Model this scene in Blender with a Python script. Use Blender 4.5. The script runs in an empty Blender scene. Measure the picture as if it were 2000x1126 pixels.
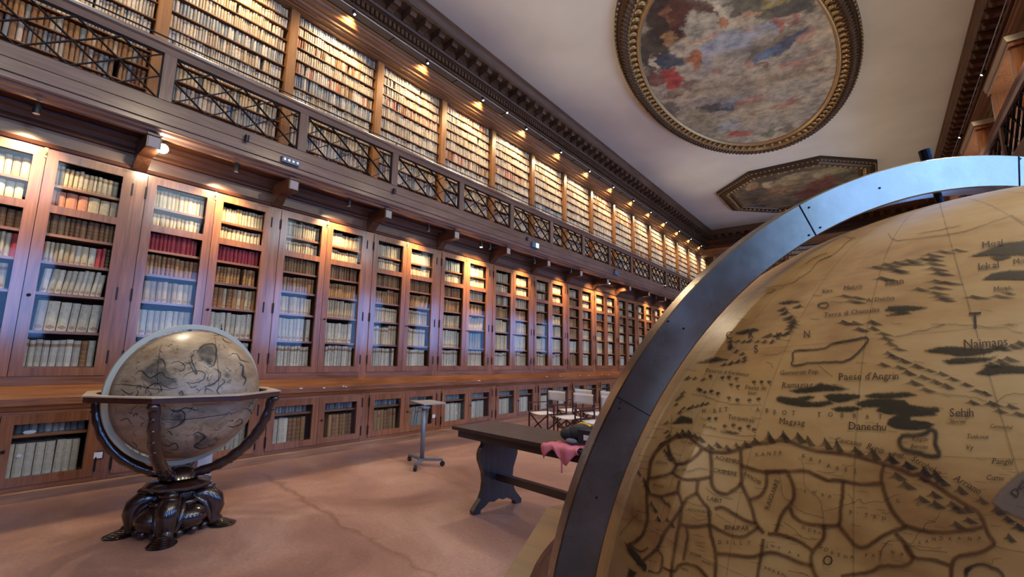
import bpy, math, random
import numpy as np
from mathutils import Vector, Matrix
random.seed(7)
SC = bpy.context.scene
COL = SC.collection
PI = math.pi

# ------------------------------------------------------------------ letter shapes (for the printing on the map)
GLY = {}
for ch_ in sorted(set("ABCDEFGHIJKLMNOPQRSTUVWYabcdefghiklmnopqrstuvwyz'.")):
    c_ = bpy.data.curves.new('t', 'FONT'); c_.body = ch_; c_.size = 1.0; c_.resolution_u = 2
    o_ = bpy.data.objects.new('t', c_); COL.objects.link(o_)
    dg_ = bpy.context.evaluated_depsgraph_get(); me_ = o_.evaluated_get(dg_).to_mesh()
    V_ = np.array([v.co[:2] for v in me_.vertices]); F_ = [tuple(p.vertices) for p in me_.polygons]
    o_.evaluated_get(dg_).to_mesh_clear(); bpy.data.objects.remove(o_); bpy.data.curves.remove(c_)
    V_[:, 0] -= V_[:, 0].min(); wch = float(np.ptp(V_[:, 0]))
    # engraved look: slab serifs on the feet and heads of upright stems
    sv, sf = [V_], list(F_); nv = len(V_)
    y1_ = float(V_[:, 1].max())
    def serif(cx, cy, hw):
        global nv
        sv.append(np.array([(cx-hw, cy-0.02), (cx+hw, cy-0.02), (cx+hw, cy+0.02), (cx-hw, cy+0.02)])); sf.append((nv, nv+1, nv+2, nv+3)); nv += 4
    if ch_ in 'ABDEFHIKLMNPRTafhiklmnrd':
        for fx in ((0.08, 0.92) if ch_ in 'AHKMNRhmnk' else ((0.5,) if ch_ in 'IliT' else ((0.85,) if ch_ in 'ad' else (0.12,)))): serif(fx*wch, 0.0, 0.10)
    if ch_ in 'HIKMNBDEFLPR':
        for fx in ((0.08, 0.92) if ch_ in 'HKMN' else ((0.5,) if ch_ == 'I' else (0.10,))): serif(fx*wch, y1_-0.01, 0.09)
    GLY[ch_] = (np.vstack(sv), sf, wch)
def text_geo(txt, shear=0.0):
    V, F, x = [], [], 0.0
    for ch_ in txt:
        if ch_ == ' ': x += 0.32; continue
        v, f, wch = GLY[ch_]; b = sum(len(q) for q in V); q = v.copy(); q[:, 0] += x+shear*q[:, 1]; V.append(q); F += [tuple(b+i for i in g) for g in f]; x += wch+0.085
    return np.vstack(V), F

# ------------------------------------------------------------------ camera
CAM = np.array([6.92, 0.0, 1.45]); FPX = 893.0
PSI, PIT, ROL = 0.67219, 0.15456, 0.01387
_f = np.array([-math.sin(PSI)*math.cos(PIT), math.cos(PSI)*math.cos(PIT), math.sin(PIT)])
_r0 = np.array([math.cos(PSI), math.sin(PSI), 0.0]); _u0 = np.cross(_r0, _f)
_r = math.cos(ROL)*_r0 + math.sin(ROL)*_u0; _u = np.cross(_r, _f)
cd = bpy.data.cameras.new('camera'); cam = bpy.data.objects.new('camera', cd); COL.objects.link(cam)
cd.sensor_fit = 'HORIZONTAL'; cd.sensor_width = 36; cd.lens = 36*FPX/2000; cd.clip_start = 0.02; cd.clip_end = 200
M = Matrix.Identity(4)
for i in range(3):
    M[i][0], M[i][1], M[i][2], M[i][3] = _r[i], _u[i], -_f[i], CAM[i]
cam.matrix_world = M
SC.camera = cam
def ray(x, y):
    return _r*((x-1000)/FPX) + _u*((563-y)/FPX) + _f
def pix(p):
    q = np.asarray(p, float)-CAM
    d = q@_f
    return 1000+FPX*(q@_r)/d, 563-FPX*(q@_u)/d, d
def onX(x, y, X):
    d = ray(x, y); return CAM+d*((X-CAM[0])/d[0])
def onZ(x, y, Z):
    d = ray(x, y); return CAM+d*((Z-CAM[2])/d[2])

# ------------------------------------------------------------------ view, world, daylight
SC.view_settings.view_transform = 'Standard'
SC.view_settings.look = 'None'
SC.view_settings.gamma = 1.0
SC.view_settings.use_curve_mapping = False
SC.view_settings.exposure = 0.40
cy = SC.cycles
cy.max_bounces = 5; cy.diffuse_bounces = 3; cy.glossy_bounces = 3; cy.transmission_bounces = 2; cy.transparent_max_bounces = 10
cy.caustics_reflective = False; cy.caustics_refractive = False
w = bpy.data.worlds.new('world'); SC.world = w; w.use_nodes = True
w.node_tree.nodes['Background'].inputs[0].default_value = (0.55, 0.72, 1.0, 1)
w.node_tree.nodes['Background'].inputs[1].default_value = 0.6
WIN_Y = [0.97+3.28*k for k in range(-2, 8)]          # window axes along the right wall
BLUE = (0.15, 0.38, 1.0)
BLUE2 = (0.66, 0.82, 1.0)
WARM = (1.0, 0.72, 0.40)
def light(kind, name, loc, target, energy, color, **kw):
    l = bpy.data.lights.new(name, kind); o = bpy.data.objects.new(name, l); COL.objects.link(o)
    o.location = loc
    o.rotation_euler = (Vector(target)-Vector(loc)).to_track_quat('-Z', 'Y').to_euler()
    l.energy = energy; l.color = color
    for k, v in kw.items(): setattr(l, k, v)
    return o
for yy in WIN_Y:                                       # daylight entering by the lower and the upper windows
    light('AREA', 'daylight_lower', (9.20, yy, 2.88), (0, yy, 2.4), 64, BLUE, shape='RECTANGLE', size=1.4, size_y=2.1)
    light('AREA', 'daylight_upper', (9.84, yy, 5.95), (0, yy, 5.2), 45, BLUE2, shape='RECTANGLE', size=1.3, size_y=1.4)

# ------------------------------------------------------------------ mesh helpers
class MB:
    def __init__(s): s.v = []; s.f = []
    def box(s, x0, y0, z0, x1, y1, z1):
        b = len(s.v)
        s.v += [(x0,y0,z0),(x1,y0,z0),(x1,y1,z0),(x0,y1,z0),(x0,y0,z1),(x1,y0,z1),(x1,y1,z1),(x0,y1,z1)]
        s.f += [tuple(b+i for i in q) for q in ((3,2,1,0),(4,5,6,7),(0,1,5,4),(1,2,6,5),(2,3,7,6),(3,0,4,7))]
        return s
    def obox(s, c, ax, ay, az):
        b = len(s.v); c, ax, ay, az = map(np.asarray, (c, ax, ay, az))
        for k in (-1, 1):
            for i, j in ((-1,-1),(1,-1),(1,1),(-1,1)):
                s.v.append(tuple(c+i*ax+j*ay+k*az))
        s.f += [tuple(b+i for i in q) for q in ((3,2,1,0),(4,5,6,7),(0,1,5,4),(1,2,6,5),(2,3,7,6),(3,0,4,7))]
        return s
    def bar(s, a, b, w, t, up=(0,0,1)):
        a = np.asarray(a, float); b = np.asarray(b, float); d = b-a; L = np.linalg.norm(d); d /= L
        u = np.asarray(up, float); x = np.cross(d, u)
        if np.linalg.norm(x) < 1e-4: x = np.cross(d, (1, 0, 0))
        x /= np.linalg.norm(x); y = np.cross(x, d)
        return s.obox((a+b)/2, x*w/2, y*t/2, d*L/2)
    def tube(s, pts, rad, n=8, cap=True, sx=1.0, sy=1.0, up=(0,0,1)):
        pts = [np.asarray(p, float) for p in pts]; m = len(pts)
        if not hasattr(rad, '__len__'): rad = [rad]*m
        b = len(s.v)
        for i in range(m):
            d = pts[min(i+1, m-1)]-pts[max(i-1, 0)]; d = d/(np.linalg.norm(d)+1e-9)
            x = np.cross(d, up)
            if np.linalg.norm(x) < 1e-3: x = np.cross(d, (0, 1, 0))
            x /= np.linalg.norm(x); y = np.cross(x, d)
            for k in range(n):
                a = 2*PI*k/n
                s.v.append(tuple(pts[i]+rad[i]*(sx*math.cos(a)*x+sy*math.sin(a)*y)))
        for i in range(m-1):
            for k in range(n):
                k2 = (k+1) % n
                s.f.append((b+i*n+k, b+i*n+k2, b+(i+1)*n+k2, b+(i+1)*n+k))
        if cap:
            s.f.append(tuple(b+k for k in range(n))[::-1]); s.f.append(tuple(b+(m-1)*n+k for k in range(n)))
        return s
    def lathe(s, prof, n=24, c=(0,0,0)):
        b = len(s.v); m = len(prof)
        for r, z in prof:
            for k in range(n):
                a = 2*PI*k/n; s.v.append((c[0]+r*math.cos(a), c[1]+r*math.sin(a), c[2]+z))
        for i in range(m-1):
            for k in range(n):
                k2 = (k+1) % n; s.f.append((b+i*n+k, b+i*n+k2, b+(i+1)*n+k2, b+(i+1)*n+k))
        s.f.append(tuple(b+k for k in range(n))[::-1]); s.f.append(tuple(b+(m-1)*n+k for k in range(n)))
        return s
    def ball(s, c, rx, ry, rz, nu=14, nv=8, rot=None):
        b = len(s.v)
        for j in range(nv+1):
            t = PI*j/nv
            for k in range(nu):
                a = 2*PI*k/nu
                p = np.array([rx*math.sin(t)*math.cos(a), ry*math.sin(t)*math.sin(a), rz*math.cos(t)])
                if rot is not None: p = rot@p
                s.v.append(tuple(np.asarray(c)+p))
        for j in range(nv):
            for k in range(nu):
                k2 = (k+1) % nu; s.f.append((b+j*nu+k, b+(j+1)*nu+k, b+(j+1)*nu+k2, b+j*nu+k2))
        return s
    def prism(s, poly, fn, t0, t1):
        """poly: list of 2D points; fn(u,v,t)->xyz"""
        b = len(s.v); n = len(poly)
        for t in (t0, t1):
            for u, v in poly: s.v.append(tuple(fn(u, v, t)))
        s.f.append(tuple(b+i for i in range(n))[::-1]); s.f.append(tuple(b+n+i for i in range(n)))
        for i in range(n):
            j = (i+1) % n; s.f.append((b+i, b+j, b+n+j, b+n+i))
        return s
    def mesh(s, name, mat, smooth=False):
        me = bpy.data.meshes.new(name); me.from_pydata(s.v, [], s.f); me.update()
        if mat: me.materials.append(mat)
        if smooth: me.polygons.foreach_set('use_smooth', [True]*len(me.polygons))
        return me
    def build(s, name, mat, parent=None, smooth=False):
        return link(name, s.mesh(name, mat, smooth), parent)
def link(name, me, parent=None):
    o = bpy.data.objects.new(name, me); COL.objects.link(o)
    if parent is not None: o.parent = parent
    return o
def autosmooth(o, ang=40):
    me = o.data
    me.polygons.foreach_set('use_smooth', [True]*len(me.polygons))
    try: me.set_sharp_from_angle(angle=math.radians(ang))
    except Exception: pass
    return o
def thing(name, label, cat, loc=(0,0,0), rz=0, group=None):
    o = bpy.data.objects.new(name, None); COL.objects.link(o); o.location = loc; o.rotation_euler = (0,0,rz)
    o.empty_display_size = 0.1
    return tag(o, label, cat, group)
def tag(o, label=None, cat=None, group=None, kind=None):
    if label: o['label'] = label
    if cat: o['category'] = cat
    if group: o['group'] = group
    if kind: o['kind'] = kind
    return o
def struct(o): o['kind'] = 'structure'; return o
ORD = ['', 'first', 'second', 'third', 'fourth', 'fifth', 'sixth', 'seventh', 'eighth', 'ninth', 'tenth', 'eleventh', 'twelfth',
       'thirteenth', 'fourteenth', 'fifteenth', 'sixteenth', 'seventeenth', 'eighteenth', 'nineteenth', 'twentieth']
ORD += ['twenty-'+q for q in ORD[1:10]]+['thirtieth']+['thirty-'+q for q in ORD[1:10]]+['fortieth']+['forty-'+q for q in ORD[1:10]]+['fiftieth']+['fifty-'+q for q in ORD[1:10]]

# ------------------------------------------------------------------ materials
def newmat(name):
    m = bpy.data.materials.new(name); m.use_nodes = True
    nt = m.node_tree; return m, nt, nt.nodes['Principled BSDF']
def setp(b, **kw):
    names = {'col':'Base Color','rough':'Roughness','metal':'Metallic','spec':'Specular IOR Level','coat':'Coat Weight','coatr':'Coat Roughness','emit':'Emission Strength','ecol':'Emission Color'}
    for k, v in kw.items():
        b.inputs[names[k]].default_value = (*v, 1) if isinstance(v, tuple) and len(v) == 3 else v
def plain(name, col, rough=0.5, metal=0.0, **kw):
    m, nt, b = newmat(name); setp(b, col=col, rough=rough, metal=metal, **kw); return m
def nd(nt, t, **kw):
    n = nt.nodes.new(t)
    for k, v in kw.items():
        if k.startswith('i_'): n.inputs[int(k[2:])].default_value = v
        else: setattr(n, k, v)
    return n
def ramp(nt, fac, stops):
    r = nd(nt, 'ShaderNodeValToRGB'); e = r.color_ramp.elements
    while len(e) < len(stops): e.new(0.5)
    for k, (p, c) in enumerate(stops): e[k].position = p; e[k].color = (*c, 1)
    nt.links.new(fac, r.inputs[0]); return r.outputs[0]
def math_(nt, op, a, b=None, c=None, clamp=False):
    n = nd(nt, 'ShaderNodeMath', operation=op, use_clamp=clamp)
    for i, v in enumerate((a, b, c)):
        if v is None: continue
        if isinstance(v, (int, float)): n.inputs[i].default_value = v
        else: nt.links.new(v, n.inputs[i])
    return n.outputs[0]
def mixc(nt, fac, a, b, mode='MIX'):
    n = nd(nt, 'ShaderNodeMix', data_type='RGBA', blend_type=mode)
    for i, v in ((0, fac), (6, a), (7, b)):
        if isinstance(v, (int, float)): n.inputs[i].default_value = v
        elif isinstance(v, tuple): n.inputs[i].default_value = (*v, 1)
        else: nt.links.new(v, n.inputs[i])
    return n.outputs[2]
def wood(name, axis, dark, mid, light_, rough=0.3, coat=0.3, scale=1.0, bump=0.15):
    m, nt, b = newmat(name)
    tc = nd(nt, 'ShaderNodeTexCoord'); oi = nd(nt, 'ShaderNodeObjectInfo')
    add = nd(nt, 'ShaderNodeVectorMath', operation='MULTIPLY_ADD')
    nt.links.new(oi.outputs['Random'], add.inputs[0]); add.inputs[1].default_value = (17.0, 23.0, 31.0)
    nt.links.new(tc.outputs['Object'], add.inputs[2])
    mp = nd(nt, 'ShaderNodeMapping'); s = [14*scale]*3; s[axis] = 0.9*scale
    mp.inputs['Scale'].default_value = s; nt.links.new(add.outputs[0], mp.inputs[0])
    n1 = nd(nt, 'ShaderNodeTexNoise'); n1.inputs['Scale'].default_value = 1.6; n1.inputs['Detail'].default_value = 6; n1.inputs['Distortion'].default_value = 1.2
    nt.links.new(mp.outputs[0], n1.inputs[0])
    n2 = nd(nt, 'ShaderNodeTexNoise'); n2.inputs['Scale'].default_value = 0.9; n2.inputs['Detail'].default_value = 3
    nt.links.new(add.outputs[0], n2.inputs[0])
    f = math_(nt, 'ADD', math_(nt, 'MULTIPLY', n1.outputs[0], 0.65), math_(nt, 'MULTIPLY', n2.outputs[0], 0.4))
    col = ramp(nt, f, [(0.28, dark), (0.52, mid), (0.78, light_)])
    hs = nd(nt, 'ShaderNodeHueSaturation'); nt.links.new(col, hs.inputs['Color'])
    nt.links.new(math_(nt, 'MULTIPLY_ADD', oi.outputs['Random'], 0.3, 0.85), hs.inputs['Value'])
    nt.links.new(hs.outputs[0], b.inputs['Base Color'])
    rr = math_(nt, 'MULTIPLY_ADD', n2.outputs[0], 0.35, rough-0.17, clamp=True); nt.links.new(rr, b.inputs['Roughness'])
    setp(b, coat=min(1.0, coat*1.8), coatr=max(0.08, rough-0.16)); b.inputs['Coat IOR'].default_value = 1.6
    bp = nd(nt, 'ShaderNodeBump'); bp.inputs['Strength'].default_value = bump; bp.inputs['Distance'].default_value = 0.004
    nt.links.new(n1.outputs[0], bp.inputs['Height']); nt.links.new(bp.outputs[0], b.inputs['Normal'])
    return m
_cd, _cm, _cl = (0.095, 0.031, 0.010), (0.25, 0.088, 0.029), (0.40, 0.165, 0.062)
WV = wood('cabinet_wood_vertical', 2, _cd, _cm, _cl, 0.30, 0.45)
WH = wood('cabinet_wood_horizontal', 1, _cd, _cm, _cl, 0.32, 0.40)
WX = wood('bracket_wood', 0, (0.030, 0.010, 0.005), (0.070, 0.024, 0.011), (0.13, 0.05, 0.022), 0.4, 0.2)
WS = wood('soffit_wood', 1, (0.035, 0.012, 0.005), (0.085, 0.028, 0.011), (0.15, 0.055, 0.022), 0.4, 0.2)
UV_ = wood('gallery_wood_warm_lit', 2, (0.17, 0.070, 0.020), (0.30, 0.13, 0.040), (0.42, 0.20, 0.07), 0.4, 0.15)  # cabinet wood made lighter and yellower, warm lamp light put into the colour
UH = wood('gallery_shelf_wood', 1, (0.13, 0.055, 0.018), (0.22, 0.095, 0.030), (0.30, 0.14, 0.05), 0.45, 0.1)
GH = wood('gallery_rail_wood', 1, (0.10, 0.052, 0.036), (0.19, 0.105, 0.075), (0.28, 0.165, 0.12), 0.36, 0.3)
GV = wood('gallery_post_wood', 2, (0.12, 0.065, 0.045), (0.22, 0.125, 0.088), (0.30, 0.18, 0.13), 0.36, 0.3)
KH = wood('cornice_wood_long', 1, (0.050, 0.023, 0.011), (0.110, 0.053, 0.026), (0.18, 0.092, 0.047), 0.5, 0.05)
KX = wood('cornice_wood_across', 0, (0.050, 0.023, 0.011), (0.110, 0.053, 0.026), (0.18, 0.092, 0.047), 0.5, 0.05)
TBL = wood('table_wood', 0, (0.012, 0.006, 0.004), (0.026, 0.015, 0.011), (0.050, 0.028, 0.020), 0.38, 0.15, 0.8)
TLEG = wood('table_leg_wood', 2, (0.010, 0.008, 0.008), (0.022, 0.017, 0.017), (0.04, 0.03, 0.03), 0.4, 0.2, 0.8)
CARV = wood('carved_dark_wood', 2, (0.006, 0.002, 0.0015), (0.017, 0.0055, 0.004), (0.038, 0.013, 0.008), 0.26, 0.4, 1.5, 0.25)
HORZ = wood('horizon_ring_wood', 0, (0.06, 0.026, 0.008), (0.20, 0.095, 0.026), (0.36, 0.19, 0.065), 0.45, 0.1, 0.7)
SKIRT = wood('pale_plinth_wood', 1, (0.17, 0.075, 0.035), (0.33, 0.17, 0.09), (0.48, 0.29, 0.18), 0.45, 0.1)
IRON = plain('black_iron', (0.012, 0.013, 0.017), 0.42, 0.6)
BLACK = plain('black_plastic', (0.012, 0.012, 0.014), 0.4)
CHROME = plain('steel', (0.55, 0.55, 0.56), 0.3, 0.9)
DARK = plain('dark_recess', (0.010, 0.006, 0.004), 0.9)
WHITEP = plain('white_paper', (0.72, 0.72, 0.74), 0.7)
BRASS = plain('old_brass', (0.42, 0.30, 0.12), 0.4, 0.9)
def lampmat(name, col, s):
    m, nt, b = newmat(name); setp(b, col=(0.8,0.8,0.8), ecol=col, emit=s); return m
LENS = lampmat('lit_lens', (1.0, 0.86, 0.62), 25)
LENS_BIG = lampmat('bright_lens', (1.0, 0.90, 0.70), 260)
LENS_OFF = plain('unlit_lens', (0.5, 0.48, 0.45), 0.2)
def plaster():
    m, nt, b = newmat('ceiling_plaster')
    tc = nd(nt, 'ShaderNodeTexCoord'); n = nd(nt, 'ShaderNodeTexNoise'); n.inputs['Scale'].default_value = 0.7; n.inputs['Detail'].default_value = 8
    nt.links.new(tc.outputs['Object'], n.inputs[0])
    nt.links.new(ramp(nt, n.outputs[0], [(0.3, (0.62, 0.58, 0.48)), (0.7, (0.71, 0.67, 0.57))]), b.inputs['Base Color'])
    setp(b, rough=0.85); return m
PLASTER = plaster()
WALLP = plain('wall_plaster', (0.42, 0.43, 0.38), 0.85)
def glassmat():
    m, nt, b = newmat('cabinet_glass'); nt.nodes.remove(b)
    out = nt.nodes['Material Output']; t = nd(nt, 'ShaderNodeBsdfTransparent'); g = nd(nt, 'ShaderNodeBsdfGlossy')
    t.inputs[0].default_value = (0.95, 0.97, 0.96, 1); g.inputs['Roughness'].default_value = 0.04
    mx = nd(nt, 'ShaderNodeMixShader'); mx.inputs[0].default_value = 0.012; nt.links.new(t.outputs[0], mx.inputs[1]); nt.links.new(g.outputs[0], mx.inputs[2])
    nt.links.new(mx.outputs[0], out.inputs[0]); return m
GLASS = glassmat()
def bronze():
    m, nt, b = newmat('weathered_bronze')
    tc = nd(nt, 'ShaderNodeTexCoord'); n = nd(nt, 'ShaderNodeTexNoise'); n.inputs['Scale'].default_value = 9; n.inputs['Detail'].default_value = 9; n.inputs['Roughness'].default_value = 0.65
    nt.links.new(tc.outputs['Object'], n.inputs[0])
    nt.links.new(ramp(nt, n.outputs[0], [(0.32, (0.20, 0.150, 0.095)), (0.55, (0.28, 0.220, 0.155)), (0.75, (0.38, 0.315, 0.240))]), b.inputs['Base Color'])
    nt.links.new(math_(nt, 'MULTIPLY_ADD', n.outputs[0], 0.26, 0.14), b.inputs['Roughness'])
    setp(b, metal=0.9)
    bp = nd(nt, 'ShaderNodeBump'); bp.inputs['Strength'].default_value = 0.08; bp.inputs['Distance'].default_value = 0.002
    nt.links.new(n.outputs[0], bp.inputs['Height']); nt.links.new(bp.outputs[0], b.inputs['Normal'])
    return m
BRONZE = bronze()
PALEBRASS = plain('pale_brass', (0.46, 0.44, 0.31), 0.42, 0.35)
def paper(name, lo, mid, hi, sc):
    m, nt, b = newmat(name)
    tc = nd(nt, 'ShaderNodeTexCoord')
    n = nd(nt, 'ShaderNodeTexNoise'); n.inputs['Scale'].default_value = sc; n.inputs['Detail'].default_value = 10; n.inputs['Roughness'].default_value = 0.62
    n2 = nd(nt, 'ShaderNodeTexNoise'); n2.inputs['Scale'].default_value = sc*5; n2.inputs['Detail'].default_value = 6
    mp = nd(nt, 'ShaderNodeMapping'); mp.inputs['Scale'].default_value = (1, 1, 2.2)
    nt.links.new(tc.outputs['Object'], mp.inputs[0]); nt.links.new(mp.outputs[0], n.inputs[0]); nt.links.new(mp.outputs[0], n2.inputs[0])
    f = math_(nt, 'ADD', math_(nt, 'MULTIPLY', n.outputs[0], 0.75), math_(nt, 'MULTIPLY', n2.outputs[0], 0.25))
    nt.links.new(ramp(nt, f, [(0.30, lo), (0.50, mid), (0.72, hi)]), b.inputs['Base Color'])
    setp(b, rough=0.42, coat=0.25, coatr=0.3); return m
PAPER = paper('old_map_paper', (0.25, 0.095, 0.018), (0.56, 0.325, 0.095), (0.74, 0.51, 0.20), 5.5)
PAPER2 = paper('old_star_chart_paper', (0.17, 0.11, 0.06), (0.33, 0.245, 0.15), (0.48, 0.38, 0.26), 5.0)
def ink(name, col, amax=1.0, nscale=90, nlo=0.25):
    m, nt, b = newmat(name); out = nt.nodes['Material Output']
    setp(b, col=col, rough=0.5)
    at = nd(nt, 'ShaderNodeAttribute'); at.attribute_name = 'alpha'
    tc = nd(nt, 'ShaderNodeTexCoord'); n = nd(nt, 'ShaderNodeTexNoise'); n.inputs['Scale'].default_value = nscale; n.inputs['Detail'].default_value = 4
    nt.links.new(tc.outputs['Object'], n.inputs[0])
    mr = nd(nt, 'ShaderNodeMapRange'); nt.links.new(n.outputs[0], mr.inputs[0]); mr.inputs[1].default_value = 0.3; mr.inputs[2].default_value = 0.7; mr.inputs[3].default_value = nlo; mr.inputs[4].default_value = 1.0
    fac = math_(nt, 'MULTIPLY', math_(nt, 'MULTIPLY', at.outputs['Fac'], amax), mr.outputs[0], clamp=True)
    t = nd(nt, 'ShaderNodeBsdfTransparent'); mx = nd(nt, 'ShaderNodeMixShader')
    nt.links.new(fac, mx.inputs[0]); nt.links.new(t.outputs[0], mx.inputs[1]); nt.links.new(b.outputs[0], mx.inputs[2]); nt.links.new(mx.outputs[0], out.inputs[0])
    return m
INK_BORDER = ink('map_border_ink', (0.10, 0.028, 0.006), 0.92, 60, 0.6)
INK_FINE = ink('map_line_ink', (0.06, 0.035, 0.015), 0.7, 60, 0.5)
INK_FOREST = ink('map_forest_wash', (0.036, 0.026, 0.008), 1.0, 110, 0.80)
INK_MOUNT = ink('map_mountain_ink', (0.030, 0.020, 0.010), 0.95, 60, 0.6)
INK_TEXT = plain('map_letter_ink', (0.045, 0.026, 0.012), 0.5)
INK_PATCH = ink('map_cartouche_wash', (0.22, 0.15, 0.09), 0.9, 20, 0.85)
INK_STAR = ink('star_chart_ink', (0.020, 0.030, 0.036), 1.0, 25, 0.6)
INK_STARW = ink('star_chart_wash', (0.060, 0.065, 0.060), 0.85, 14, 0.15)

def bookmat():
    m, nt, b = newmat('book_bindings')
    c = nd(nt, 'ShaderNodeAttribute'); c.attribute_name = 'col'
    a = nd(nt, 'ShaderNodeAttribute'); a.attribute_name = 'buv'
    s = nd(nt, 'ShaderNodeAttribute'); s.attribute_name = 'sty'
    sep = nd(nt, 'ShaderNodeSeparateXYZ'); nt.links.new(a.outputs['Vector'], sep.inputs[0])
    u, v, r = sep.outputs; sty = s.outputs['Fac']
    def between(lo, hi, x): return math_(nt, 'MULTIPLY', math_(nt, 'GREATER_THAN', x, lo), math_(nt, 'LESS_THAN', x, hi))
    tc = nd(nt, 'ShaderNodeTexCoord'); n = nd(nt, 'ShaderNodeTexNoise'); n.inputs['Scale'].default_value = 26; n.inputs['Detail'].default_value = 6
    nt.links.new(tc.outputs['Object'], n.inputs[0])
    base = mixc(nt, 0.55, c.outputs['Color'], ramp(nt, n.outputs[0], [(0.3, (0.50, 0.44, 0.36)), (0.7, (1.0, 1.0, 1.0))]), 'MULTIPLY')
    loz = math_(nt, 'ADD', math_(nt, 'MULTIPLY', math_(nt, 'ABSOLUTE', math_(nt, 'SUBTRACT', u, 0.5)), 1.7), math_(nt, 'MULTIPLY', math_(nt, 'ABSOLUTE', math_(nt, 'SUBTRACT', v, 0.13)), 9.0))
    lm = math_(nt, 'MULTIPLY', math_(nt, 'LESS_THAN', loz, 0.75), math_(nt, 'ADD', between(0.5, 1.5, sty), between(3.5, 4.5, sty)))
    col = mixc(nt, math_(nt, 'MULTIPLY', lm, 0.75), base, (0.30, 0.15, 0.075))
    bm = math_(nt, 'MULTIPLY', between(0.74, 0.86, v), between(2.5, 4.5, sty))
    col = mixc(nt, math_(nt, 'MULTIPLY', bm, 0.8), col, (0.27, 0.12, 0.06))
    rib = math_(nt, 'GREATER_THAN', math_(nt, 'SINE', math_(nt, 'MULTIPLY', v, 36.0)), 0.72)
    rm = math_(nt, 'MULTIPLY', rib, between(1.5, 2.5, sty))
    col = mixc(nt, math_(nt, 'MULTIPLY', rm, 0.5), col, (0.40, 0.25, 0.10))
    lab = math_(nt, 'MULTIPLY', between(0.66, 0.80, v), math_(nt, 'MULTIPLY', between(1.5, 2.5, sty), math_(nt, 'GREATER_THAN', r, 0.5)))
    col = mixc(nt, math_(nt, 'MULTIPLY', lab, 0.6), col, (0.22, 0.06, 0.03))
    nt.links.new(col, b.inputs['Base Color']); setp(b, rough=0.6)
    return m
BOOK = bookmat()

# ------------------------------------------------------------------ layout constants (metres)
P = 1.641; Y0 = 1.335                     # bay length, first bay line
BAYS = list(range(-2, 16))
YEND = 26.3; YBACK = -5.5; XL = -0.5; XR = 9.95; CEIL = 8.5
XG = 0.60                                  # gallery front
def yb(n): return Y0+n*P

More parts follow.
